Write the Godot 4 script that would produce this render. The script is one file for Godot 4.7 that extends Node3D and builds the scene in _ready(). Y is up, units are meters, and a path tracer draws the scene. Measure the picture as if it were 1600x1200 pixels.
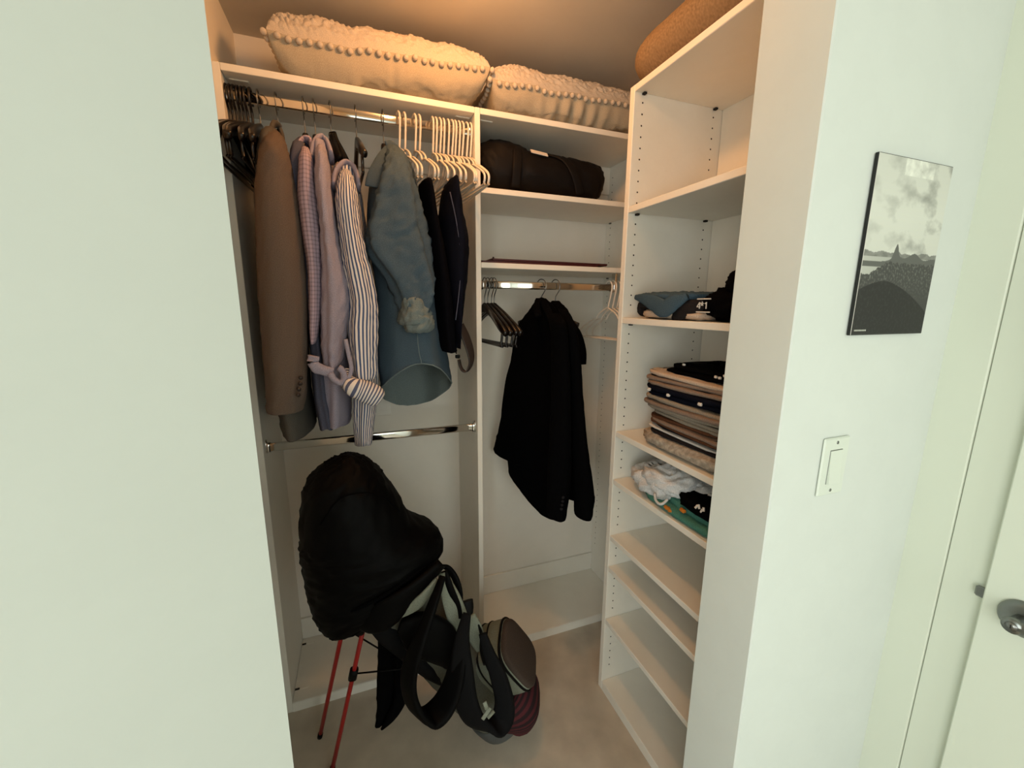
extends Node3D
# A white built-in walk-in closet seen from its doorway: hanging bays at the back, shelf tower on the right.

const ROD_Z := 0.297
const ROD_HIGH := 2.102
const ROD_LOW := 1.035
const ROD_RIGHT := 1.586
const FRONT := 0.333
const REAR := 2.1
const SIDE := 4.5
var taken := {}
var wob := FastNoiseLite.new()
var M := {}
var tex := {}

# ---------------------------------------------------------------- naming
func numbered(called: String) -> String:
	if not taken.has(called):
		taken[called] = 0
		return called
	taken[called] += 1
	return "%s_%03d" % [called, taken[called]]

func tag(o: Node, label: String, category: String, group := ""):
	o.set_meta("label", label)
	o.set_meta("category", category)
	if group != "":
		o.set_meta("group", group)
	return o

func thing(called: String, label: String, category: String, at := Vector3.ZERO, group := "") -> Node3D:
	var o := Node3D.new()
	o.name = numbered(called)
	o.position = at
	add_child(o)
	tag(o, label, category, group)
	return o

func part(called: String, st: SurfaceTool, m: Material, parent: Node3D = null) -> MeshInstance3D:
	st.generate_normals()
	var mi := MeshInstance3D.new()
	mi.mesh = st.commit()
	mi.mesh.surface_set_material(0, m)
	if parent:
		mi.name = called
		parent.add_child(mi, true)
	else:
		mi.name = numbered(called)
		add_child(mi)
	return mi

func struct(called: String, st: SurfaceTool, m: Material) -> MeshInstance3D:
	var o := part(called, st, m)
	o.name = called
	o.set_meta("kind", "structure")
	return o

func again(o: Node3D, at: Vector3, label := "", yaw := 0.0) -> Node3D:
	var c: Node3D = o.duplicate()
	c.name = numbered(str(o.name).rstrip("_0123456789"))
	add_child(c)
	c.position = at
	c.rotation.y = yaw
	if label != "":
		c.set_meta("label", label)
	return c

func nth(i: int) -> String:
	return ["first", "second", "third", "fourth", "fifth", "sixth", "seventh", "eighth", "ninth", "tenth", "eleventh", "twelfth", "thirteenth", "fourteenth", "fifteenth"][i]

# ---------------------------------------------------------------- shapes
func mb(smooth := true) -> SurfaceTool:
	var st := SurfaceTool.new()
	st.begin(Mesh.PRIMITIVE_TRIANGLES)
	st.set_smooth_group(0 if smooth else 0xFFFFFFFF)
	return st

func tri(st: SurfaceTool, a: Vector3, b: Vector3, c: Vector3, ctr: Vector3, ua := Vector2.ZERO, ub := Vector2.ZERO, uc := Vector2.ZERO):
	var n := (b - a).cross(c - a)
	if n.length_squared() < 1e-16:
		return
	if n.dot((a + b + c) / 3.0 - ctr) > 0.0:
		st.set_uv(ua); st.add_vertex(a); st.set_uv(uc); st.add_vertex(c); st.set_uv(ub); st.add_vertex(b)
	else:
		st.set_uv(ua); st.add_vertex(a); st.set_uv(ub); st.add_vertex(b); st.set_uv(uc); st.add_vertex(c)

func quad(st, a, b, c, d, ctr, ua := Vector2.ZERO, ub := Vector2.ZERO, uc := Vector2.ZERO, ud := Vector2.ZERO):
	tri(st, a, b, c, ctr, ua, ub, uc)
	tri(st, a, c, d, ctr, ua, uc, ud)

# a box with chamfered edges, by centre and size
func bx(st: SurfaceTool, c: Vector3, s: Vector3, bev := 0.0012):
	var h := s / 2.0
	bev = minf(bev, minf(h.x, minf(h.y, h.z)) * 0.9)
	var v := {}
	for i in [-1, 1]:
		for j in [-1, 1]:
			for k in [-1, 1]:
				var e := Vector3(i, j, k)
				for ax in 3:
					var q := h - Vector3(bev, bev, bev)
					q[ax] = h[ax]
					v[[i, j, k, ax]] = c + q * e
	for i in [-1, 1]:
		quad(st, v[[i, -1, -1, 0]], v[[i, 1, -1, 0]], v[[i, 1, 1, 0]], v[[i, -1, 1, 0]], c)
		quad(st, v[[-1, i, -1, 1]], v[[1, i, -1, 1]], v[[1, i, 1, 1]], v[[-1, i, 1, 1]], c)
		quad(st, v[[-1, -1, i, 2]], v[[1, -1, i, 2]], v[[1, 1, i, 2]], v[[-1, 1, i, 2]], c)
		for j in [-1, 1]:
			quad(st, v[[i, j, -1, 0]], v[[i, j, 1, 0]], v[[i, j, 1, 1]], v[[i, j, -1, 1]], c)
			quad(st, v[[i, -1, j, 0]], v[[i, 1, j, 0]], v[[i, 1, j, 2]], v[[i, -1, j, 2]], c)
			quad(st, v[[-1, i, j, 1]], v[[1, i, j, 1]], v[[1, i, j, 2]], v[[-1, i, j, 2]], c)
			for k in [-1, 1]:
				tri(st, v[[i, j, k, 0]], v[[i, j, k, 1]], v[[i, j, k, 2]], c)

func bb(st, x0, x1, y0, y1, z0, z1, bev := 0.0012):
	bx(st, Vector3((x0 + x1) / 2.0, (y0 + y1) / 2.0, (z0 + z1) / 2.0), Vector3(x1 - x0, y1 - y0, z1 - z0), bev)

func smooth_rows(rows: Array, sub: int) -> Array:
	if sub <= 1 or rows.size() < 3:
		return rows
	var out := []
	var n := rows.size()
	for i in n - 1:
		for k in sub:
			var t := float(k) / sub
			var r := []
			for q in rows[0].size():
				r.append(cubic_interpolate(rows[i][q], rows[i + 1][q], rows[maxi(i - 1, 0)][q], rows[mini(i + 2, n - 1)][q], t))
			out.append(r)
	out.append(rows[n - 1])
	return out

# stacked horizontal rings [x, y, z, half width, half depth]; rip = folds, wr = wrinkles, hem = how far the hem dips at the sides
func loft(st: SurfaceTool, rows: Array, rip := 0.0, nr := 5, sd := 0.0, wr := 0.0, caps := 3, hem := 0.0, pw := 1.0, seg := 36, sub := 5, usize := 0.4):
	var R := smooth_rows(rows, sub)
	var n := R.size()
	var P := []
	var run := 0.0
	var vs := []
	for i in n:
		var r: Array = R[i]
		var t := float(i) / (n - 1)
		if i:
			run += Vector3(r[0] - R[i - 1][0], r[1] - R[i - 1][1], r[2] - R[i - 1][2]).length()
		vs.append(run)
		var ring := []
		for j in seg:
			var th := TAU * j / seg
			var c := cos(th)
			var s := sin(th)
			var f := 1.0 + rip * minf(1.0, 0.25 + t) * (sin(nr * th + sd + 1.3 * sin(t * 4.0 + sd)) + 0.5 * sin((nr + 3) * th - sd * 2.0 + t * 2.0))
			var p := Vector3(r[0] + maxf(r[3], 0.001) * signf(c) * pow(absf(c), pw) * f, r[1], r[2] + maxf(r[4], 0.001) * signf(s) * pow(absf(s), pw) * f)
			if wr > 0.0:
				var w := wob.get_noise_3d(p.x * 60.0 + sd * 17.0, p.y * 34.0, p.z * 60.0) * wr
				p += Vector3(c * w, 0.4 * w, s * w)
			if hem != 0.0:
				p.y -= hem * (cos(2.0 * th) if s > 0.0 else 1.0 - 2.3 * s) * smoothstep(0.55, 1.0, t)
			ring.append(p)
		P.append(ring)
	for i in n - 1:
		var ctr := Vector3((R[i][0] + R[i + 1][0]) / 2.0, (R[i][1] + R[i + 1][1]) / 2.0, (R[i][2] + R[i + 1][2]) / 2.0)
		for j in seg:
			var k := (j + 1) % seg
			var u0 := usize * j / seg
			var u1 := usize * (j + 1) / seg
			quad(st, P[i][j], P[i][k], P[i + 1][k], P[i + 1][j], ctr, Vector2(u0, vs[i]), Vector2(u1, vs[i]), Vector2(u1, vs[i + 1]), Vector2(u0, vs[i + 1]))
	for e in [[1, 0, 1], [2, n - 1, n - 2]]:
		if caps & e[0]:
			var r: Array = R[e[1]]
			var m := Vector3(r[0], r[1], r[2])
			var q := Vector3(R[e[2]][0], R[e[2]][1], R[e[2]][2])
			for j in seg:
				tri(st, P[e[1]][j], P[e[1]][(j + 1) % seg], m, q, Vector2(0.3 * j / seg, 0), Vector2(0.3 * (j + 1) / seg, 0), Vector2(0.0, 0.05))
	return P

func val(a, i: int):
	return a[i] if a is Array else a

# a section swept along points; ra lies along hint, rb across it; pw < 1 squares the section
func sweep(st: SurfaceTool, pts: Array, ra, rb, hint := Vector3.ZERO, seg := 8, pw := 1.0, sub := 4, closed := false, usize := 0.2, wr := 0.0):
	var rows := []
	var src := pts.duplicate()
	for i in src.size():
		rows.append([src[i].x, src[i].y, src[i].z, val(ra, i), val(rb, i)])
	if closed:
		rows.append(rows[0])
	var R := smooth_rows(rows, sub)
	var n := R.size()
	var C := []
	for r in R:
		C.append(Vector3(r[0], r[1], r[2]))
	var P := []
	var vs := []
	var run := 0.0
	var side := hint
	for i in n:
		var t: Vector3 = (C[mini(i + 1, n - 1)] - C[maxi(i - 1, 0)])
		if closed and (i == 0 or i == n - 1):
			t = C[1] - C[n - 2]
		t = t.normalized()
		if i:
			run += C[i].distance_to(C[i - 1])
		vs.append(run)
		if hint == Vector3.ZERO:
			if side == Vector3.ZERO:
				side = Vector3.UP if absf(t.y) < 0.9 else Vector3.RIGHT
		else:
			side = hint
		side = (side - t * side.dot(t)).normalized()
		var nn := t.cross(side)
		var ring := []
		for j in seg:
			var th := TAU * (j + 0.5) / seg
			var c := cos(th)
			var s := sin(th)
			var p: Vector3 = C[i] + side * (R[i][3] * signf(c) * pow(absf(c), pw)) + nn * (R[i][4] * signf(s) * pow(absf(s), pw))
			if wr > 0.0:
				p += (p - C[i]).normalized() * wob.get_noise_3d(p.x * 45.0, p.y * 45.0, p.z * 45.0) * wr
			ring.append(p)
		P.append(ring)
	for i in n - 1:
		for j in seg:
			var k := (j + 1) % seg
			quad(st, P[i][j], P[i][k], P[i + 1][k], P[i + 1][j], (C[i] + C[i + 1]) / 2.0, Vector2(usize * j / seg, vs[i]), Vector2(usize * (j + 1) / seg, vs[i]), Vector2(usize * (j + 1) / seg, vs[i + 1]), Vector2(usize * j / seg, vs[i + 1]))
	if not closed:
		for e in [[0, 1], [n - 1, n - 2]]:
			for j in seg:
				tri(st, P[e[0]][j], P[e[0]][(j + 1) % seg], C[e[0]], C[e[1]])

func tube(st, pts: Array, r, seg := 8, sub := 4, closed := false):
	sweep(st, pts, r, r, Vector3.ZERO, seg, 1.0, sub, closed)

# a lump of cloth: rounded box with wrinkles, centre of its underside at c
func lump(st: SurfaceTool, c: Vector3, s: Vector3, wr := 0.008, sd := 0.0, pw := 0.55, freq := 30.0, nu := 36, nv := 18, uvs := 1.0):
	var P := []
	for i in nv + 1:
		var ph := PI * i / nv
		var ring := []
		for j in nu:
			var th := TAU * j / nu
			var d := Vector3(sin(ph) * cos(th), cos(ph), sin(ph) * sin(th))
			var q := Vector3(signf(d.x) * pow(absf(d.x), pw), signf(d.y) * pow(absf(d.y), pw), signf(d.z) * pow(absf(d.z), pw))
			var p := q * s / 2.0
			var w := wob.get_noise_3d(p.x * freq * 2.0 + sd * 31.0, p.y * freq * 2.0, p.z * freq * 2.0) + 0.5 * wob.get_noise_3d(p.x * freq * 5.0, p.y * freq * 5.0 + sd * 31.0, p.z * freq * 5.0)
			p += d * w * wr
			p.y = maxf(p.y, -s.y / 2.0)
			ring.append(c + p + Vector3(0, s.y / 2.0, 0))
		P.append(ring)
	var m := c + Vector3(0, s.y / 2.0, 0)
	for i in nv:
		for j in nu:
			var k := (j + 1) % nu
			quad(st, P[i][j], P[i][k], P[i + 1][k], P[i + 1][j], m, Vector2(j, i) * uvs / nu, Vector2(j + 1, i) * uvs / nu, Vector2(j + 1, i + 1) * uvs / nu, Vector2(j, i + 1) * uvs / nu)

func disc(st: SurfaceTool, c: Vector3, n: Vector3, r: float, h: float, seg := 14):
	sweep(st, [c, c + n * h], r, r, Vector3.ZERO, seg, 1.0, 1)

func ball(st: SurfaceTool, c: Vector3, r: float, nu := 10, nv := 6):
	lump(st, c - Vector3(0, r, 0), Vector3(2 * r, 2 * r, 2 * r), 0.0, 0.0, 1.0, 1.0, nu, nv)

# ---------------------------------------------------------------- materials
func noise_tex(called: String, freq: float, lo: float, hi: float, oct := 4, size := 256):
	var n := FastNoiseLite.new()
	n.noise_type = FastNoiseLite.TYPE_SIMPLEX_SMOOTH
	n.frequency = freq
	n.fractal_octaves = oct
	n.seed = 11
	var t := NoiseTexture2D.new()
	t.width = size
	t.height = size
	t.seamless = true
	t.noise = n
	var g := Gradient.new()
	g.set_color(0, Color(lo, lo, lo))
	g.set_color(1, Color(hi, hi, hi))
	t.color_ramp = g
	tex[called] = t

func image_tex(called: String, w: int, h: int, f: Callable):
	var im := Image.create(w, h, false, Image.FORMAT_RGB8)
	for y in h:
		for x in w:
			im.set_pixel(x, y, f.call(x, y))
	tex[called] = ImageTexture.create_from_image(im)

func mat(called: String, c: Color, rough := 0.8, map := "", scale := 1.0, relief := 0.0, spec := 0.5) -> StandardMaterial3D:
	var m := StandardMaterial3D.new()
	m.resource_name = called
	m.albedo_color = c
	m.roughness = rough
	m.metallic_specular = spec
	if map != "":
		m.albedo_texture = tex[map]
		m.uv1_triplanar = true
		m.uv1_world_triplanar = true
		m.uv1_scale = Vector3(scale, scale, scale)
		if relief > 0.0:
			m.heightmap_enabled = true
			m.heightmap_texture = tex[map]
			m.heightmap_scale = relief
	M[called] = m
	return m

func uvmat(called: String, map: String, scale: Vector3, tint := Color.WHITE, rough := 0.85) -> StandardMaterial3D:
	var m := StandardMaterial3D.new()
	m.resource_name = called
	m.albedo_texture = tex[map]
	m.albedo_color = tint
	m.uv1_scale = scale
	m.roughness = rough
	m.metallic_specular = 0.25
	M[called] = m
	return m

func make_materials():
	noise_tex("plaster", 0.02, 0.985, 1.0)
	noise_tex("grain", 0.03, 0.9, 1.0, 5)
	noise_tex("weave", 0.25, 0.72, 1.0, 2)
	noise_tex("mottle", 0.035, 0.62, 1.0, 5)
	noise_tex("stone", 0.012, 0.88, 1.0, 6, 512)
	image_tex("stripe", 32, 4, func(x, _y): return Color(0.9, 0.87, 0.84) if x < 17 else Color(0.30, 0.36, 0.50))
	image_tex("stripe_across", 4, 32, func(_x, y): return Color(0.9, 0.87, 0.84) if y < 17 else Color(0.36, 0.38, 0.48))
	image_tex("plaid", 64, 64, func(x, y):
		var a := 0.13 if (x % 16) < 6 else 0.0
		var b := 0.10 if (y % 16) < 6 else 0.0
		return Color(0.74, 0.66, 0.70).darkened(a + b) if (x + y) % 2 == 0 else Color(0.60, 0.55, 0.64).darkened(a + b))
	image_tex("twill", 64, 64, func(x, y): return Color(0.62, 0.74, 0.84).darkened(0.28 if (x + y) % 4 < 2 else 0.05 + 0.12 * fmod(absf(sin(x * 12.9 + y * 78.2)) * 437.5, 1.0)))
	image_tex("blackwhite", 32, 4, func(x, _y): return Color(0.05, 0.05, 0.06) if x < 24 else Color(0.7, 0.68, 0.64))
	image_tex("redlines", 8, 32, func(_x, y): return Color(0.30, 0.135, 0.15) if y % 8 < 4 else Color(0.16, 0.11, 0.12))
	mat("wall", Color(0.815, 0.835, 0.81), 0.75, "plaster", 1.4, 0.02)
	mat("closet_wall", Color(0.925, 0.905, 0.86), 0.8, "plaster", 1.4, 0.02)
	mat("ceiling", Color(0.80, 0.77, 0.71), 0.9, "plaster", 1.2)
	mat("floor", Color(0.78, 0.735, 0.665), 0.38, "stone", 1.1)
	mat("melamine", Color(0.92, 0.905, 0.86), 0.42, "plaster", 2.0)
	mat("trim", Color(0.83, 0.85, 0.79), 0.4)
	mat("chrome", Color(0.86, 0.85, 0.83), 0.09)
	M.chrome.metallic = 1.0
	mat("steel", Color(0.50, 0.50, 0.49), 0.3)
	M.steel.metallic = 1.0
	mat("nickel", Color(0.50, 0.51, 0.50), 0.33)
	M.nickel.metallic = 1.0
	mat("hole", Color(0.10, 0.08, 0.06), 0.9)
	mat("cotton", Color(0.87, 0.82, 0.75), 0.95, "weave", 6.0, 0.0, 0.2)
	mat("linen", Color(0.78, 0.73, 0.64), 0.95, "weave", 6.0, 0.0, 0.2)
	mat("foam", Color(0.64, 0.535, 0.41), 1.0, "weave", 2.0, 0.1, 0.1)
	mat("plastic", Color(0.90, 0.86, 0.80), 0.35)
	mat("darkwood", Color(0.055, 0.030, 0.024), 0.28, "grain", 4.0)
	mat("blackplastic", Color(0.02, 0.02, 0.02), 0.55, "", 1.0, 0.0, 0.25)
	mat("wool_grey", Color(0.45, 0.40, 0.365), 0.95, "weave", 6.0, 0.03, 0.15)
	mat("wool_dark", Color(0.40, 0.385, 0.36), 0.95, "weave", 6.0, 0.03, 0.15)
	mat("lilac", Color(0.69, 0.66, 0.725), 0.9, "weave", 5.0, 0.02, 0.2)
	mat("slate", Color(0.36, 0.37, 0.44), 0.9, "weave", 5.0, 0.02, 0.2)
	mat("denim_light", Color(0.35, 0.42, 0.475), 0.9, "weave", 5.0, 0.03, 0.15)
	mat("denim_inside", Color(0.52, 0.57, 0.57), 0.9, "weave", 5.0, 0.02, 0.15)
	mat("seam", Color(0.44, 0.49, 0.50), 0.9)
	mat("denim_dark", Color(0.075, 0.085, 0.13), 0.9, "weave", 5.0, 0.03, 0.15)
	mat("navy", Color(0.045, 0.047, 0.07), 0.95, "weave", 5.0, 0.02, 0.15)
	mat("black_cloth", Color(0.022, 0.022, 0.026), 0.95, "weave", 5.0, 0.02, 0.12)
	mat("black_soft", Color(0.033, 0.032, 0.037), 0.95, "weave", 5.0, 0.02, 0.12)
	mat("nylon", Color(0.017, 0.017, 0.019), 0.6, "weave", 4.0, 0.02, 0.2)
	mat("nylon_brown", Color(0.055, 0.037, 0.033), 0.65, "weave", 4.0, 0.02, 0.3)
	mat("leather", Color(0.16, 0.12, 0.10), 0.55)
	mat("burgundy", Color(0.24, 0.05, 0.07), 0.5)
	mat("white_cloth", Color(0.93, 0.93, 0.925), 0.95, "weave", 4.0, 0.02, 0.2)
	mat("cream_cloth", Color(0.86, 0.78, 0.70), 0.95, "weave", 4.0, 0.02, 0.2)
	mat("charcoal", Color(0.16, 0.15, 0.155), 0.95, "weave", 4.0, 0.02, 0.2)
	mat("blue_tee", Color(0.30, 0.385, 0.445), 0.95, "weave", 4.0, 0.02, 0.2)
	mat("taupe", Color(0.60, 0.525, 0.47), 0.95, "weave", 4.0, 0.02, 0.2)
	mat("tan", Color(0.66, 0.615, 0.55), 0.95, "weave", 4.0, 0.02, 0.2)
	mat("brown_cloth", Color(0.44, 0.29, 0.205), 0.95, "weave", 4.0, 0.02, 0.2)
	mat("green_cloth", Color(0.33, 0.56, 0.50), 0.95, "weave", 4.0, 0.02, 0.2)
	mat("orange_print", Color(0.75, 0.45, 0.12), 0.9)
	mat("print_white", Color(0.82, 0.80, 0.77), 0.9)
	mat("fleece", Color(0.80, 0.75, 0.68), 1.0, "mottle", 6.0, 0.3, 0.1)
	mat("red_tube", Color(0.58, 0.075, 0.075), 0.35)
	mat("bag_grey", Color(0.40, 0.40, 0.355), 0.8, "weave", 4.0, 0.02, 0.2)
	mat("bag_pale", Color(0.56, 0.58, 0.52), 0.8, "weave", 4.0, 0.02, 0.2)
	mat("bag_taupe", Color(0.31, 0.265, 0.235), 0.8, "weave", 4.0, 0.02, 0.2)
	mat("bag_charcoal", Color(0.075, 0.075, 0.08), 0.8, "weave", 4.0, 0.02, 0.2)
	mat("base_grey", Color(0.27, 0.28, 0.275), 0.6)
	mat("print_edge", Color(0.05, 0.055, 0.05), 0.5)
	uvmat("striped", "stripe", Vector3(64, 1, 1))
	uvmat("striped_cuff", "stripe_across", Vector3(1, 110, 1))
	uvmat("plaid", "plaid", Vector3(9, 22, 1))
	uvmat("blackwhite", "blackwhite", Vector3(6, 1, 1))
	uvmat("redlines", "redlines", Vector3(1, 22, 1))

# ---------------------------------------------------------------- hangers
func hook_points(y0: float) -> Array:
	return [Vector3(0, -0.012, -0.024), Vector3(0, 0.008, -0.024), Vector3(0, 0.022, -0.014), Vector3(0, 0.026, 0.0), Vector3(0, 0.020, 0.015), Vector3(0, 0.004, 0.023), Vector3(0, -0.014, 0.021), Vector3(0, -0.03, 0.010), Vector3(0, -0.042, 0.002), Vector3(0, y0 * 0.6 - 0.02, 0.0), Vector3(0, y0, 0.0)]

func plastic_hanger(label: String, at: Vector3, group: String, yaw := 0.0) -> Node3D:
	var t := thing("plastic_hanger", label, "hanger", at, group)
	var st := mb()
	tube(st, [Vector3(0, 0.0, -0.023), Vector3(0, 0.014, -0.021), Vector3(0, 0.025, -0.008), Vector3(0, 0.025, 0.008), Vector3(0, 0.012, 0.021), Vector3(0, -0.01, 0.022), Vector3(0, -0.05, 0.012), Vector3(0, -0.085, 0.002)], 0.0036, 8, 3)
	part("hook", st, M.plastic, t)
	st = mb()
	var half := [Vector3(0, -0.084, 0.0), Vector3(0, -0.098, 0.035), Vector3(0, -0.115, 0.062), Vector3(0, -0.130, 0.072), Vector3(0, -0.136, 0.084), Vector3(0, -0.136, 0.10), Vector3(0, -0.158, 0.145), Vector3(0, -0.178, 0.18), Vector3(0, -0.194, 0.192), Vector3(0, -0.210, 0.186), Vector3(0, -0.216, 0.16)]
	var ring := half.duplicate()
	for i in range(half.size() - 1, 0, -1):
		ring.append(Vector3(0, half[i].y, -half[i].z))
	tube(st, ring, 0.0036, 8, 3, true)
	part("frame", st, M.plastic, t)
	t.rotation.y = yaw
	return t

func suit_hanger(label: String, at: Vector3, yaw := 0.0) -> Node3D:
	var t := thing("garment_hanger", label, "hanger", at)
	var st := mb()
	tube(st, hook_points(-0.08), 0.0019, 6, 3)
	part("hook", st, M.steel, t)
	st = mb()
	sweep(st, [Vector3(0, -0.076, 0), Vector3(0, -0.082, 0), Vector3(0, -0.10, 0), Vector3(0, -0.125, 0)], [0.007, 0.0095, 0.010, 0.011], [0.008, 0.012, 0.018, 0.028], Vector3.RIGHT, 14, 0.6, 3)
	part("neck", st, M.darkwood, t)
	st = mb()
	sweep(st, [Vector3(0, -0.15, -0.12), Vector3(0, -0.135, -0.07), Vector3(0, -0.12, 0), Vector3(0, -0.135, 0.07), Vector3(0, -0.15, 0.12)], 0.010, 0.007, Vector3.UP, 12, 0.7, 3)
	part("shoulder", st, M.darkwood, t)
	t.rotation.y = yaw
	return t

func wood_hanger(label: String, at: Vector3, group := "", yaw := 0.0, m: Material = null, bar := true, reach := 0.205, wire := 0.0019) -> Node3D:
	var t := thing("wooden_hanger", label, "hanger", at, group)
	if m == null:
		m = M.darkwood
	var st := mb()
	tube(st, hook_points(-0.075), wire, 6, 3)
	part("hook", st, M.steel if wire < 0.003 else M.darkwood, t)
	st = mb()
	var f := reach / 0.205
	sweep(st, [Vector3(0.006, -0.172, -0.205 * f), Vector3(0, -0.150, -0.17 * f), Vector3(0, -0.112, -0.09 * f), Vector3(0, -0.088, -0.02), Vector3(0, -0.085, 0.0), Vector3(0, -0.088, 0.02), Vector3(0, -0.112, 0.09 * f), Vector3(0, -0.150, 0.17 * f), Vector3(0.006, -0.172, 0.205 * f)], [0.010, 0.014, 0.013, 0.016, 0.019, 0.016, 0.013, 0.014, 0.010], [0.0075, 0.0085, 0.007, 0.0065, 0.0065, 0.0065, 0.007, 0.0085, 0.0075], Vector3.UP, 12, 0.7, 3)
	part("shoulder", st, m, t)
	if bar:
		st = mb()
		tube(st, [Vector3(0, -0.165, -0.185 * f), Vector3(0, -0.21, -0.175 * f), Vector3(0, -0.215, -0.16 * f), Vector3(0, -0.215, 0.16 * f), Vector3(0, -0.21, 0.175 * f), Vector3(0, -0.165, 0.185 * f)], 0.0045, 8, 2)
		part("bar", st, m, t)
	t.rotation.y = yaw
	return t

# ---------------------------------------------------------------- scene
func _ready():
	wob.noise_type = FastNoiseLite.TYPE_SIMPLEX_SMOOTH
	wob.seed = 5
	wob.frequency = 1.0
	var cam := Camera3D.new()
	cam.name = "camera"
	cam.fov = 86.0023
	cam.near = 0.02
	cam.transform = Transform3D(Vector3(0.9376, 0.0063, 0.3475), Vector3(0.0602, 0.9818, -0.1802), Vector3(-0.3423, 0.1899, 0.9202), Vector3(0.3521, 1.5139, 1.825))
	add_child(cam)
	cam.current = true
	var we := WorldEnvironment.new()
	we.name = "environment"
	var env := Environment.new()
	env.background_mode = Environment.BG_SKY
	var sky := Sky.new()
	var psm := ProceduralSkyMaterial.new()
	psm.sky_top_color = Color(0.45, 0.62, 0.85)
	psm.sky_horizon_color = Color(0.82, 0.88, 0.90)
	psm.ground_bottom_color = Color(0.45, 0.47, 0.44)
	psm.ground_horizon_color = Color(0.75, 0.78, 0.76)
	sky.sky_material = psm
	env.sky = sky
	env.tonemap_mode = Environment.TONE_MAPPER_LINEAR
	env.tonemap_exposure = 1.0
	env.sdfgi_enabled = true
	env.ssao_enabled = true
	env.ssil_enabled = true
	we.environment = env
	add_child(we)
	# daylight coming in through the two windows behind and beside the photographer
	for d in [[Vector3(0.75, 1.45, 4.15), Vector2(1.5, 1.5), 0.0, REAR], [Vector3(-0.69, 1.35, 3.22), Vector2(1.5, 1.7), -PI / 2, SIDE]]:
		var day := AreaLight3D.new()
		day.name = "window_daylight"
		day.area_size = d[1]
		day.position = d[0]
		day.rotation.y = d[2]
		day.light_color = Color(0.985, 1.0, 0.975)
		day.light_energy = d[3]
		day.area_range = 12.0
		day.area_attenuation = 2.0
		day.shadow_enabled = true
		add_child(day, true)
	make_materials()
	build_room()
	build_unit()
	build_tower()
	build_lamp()
	build_pillows()
	build_hanging_left()
	build_hanging_right()
	build_shelf_things()
	build_folded()
	build_golf_bag()
	build_wall_things()

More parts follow.
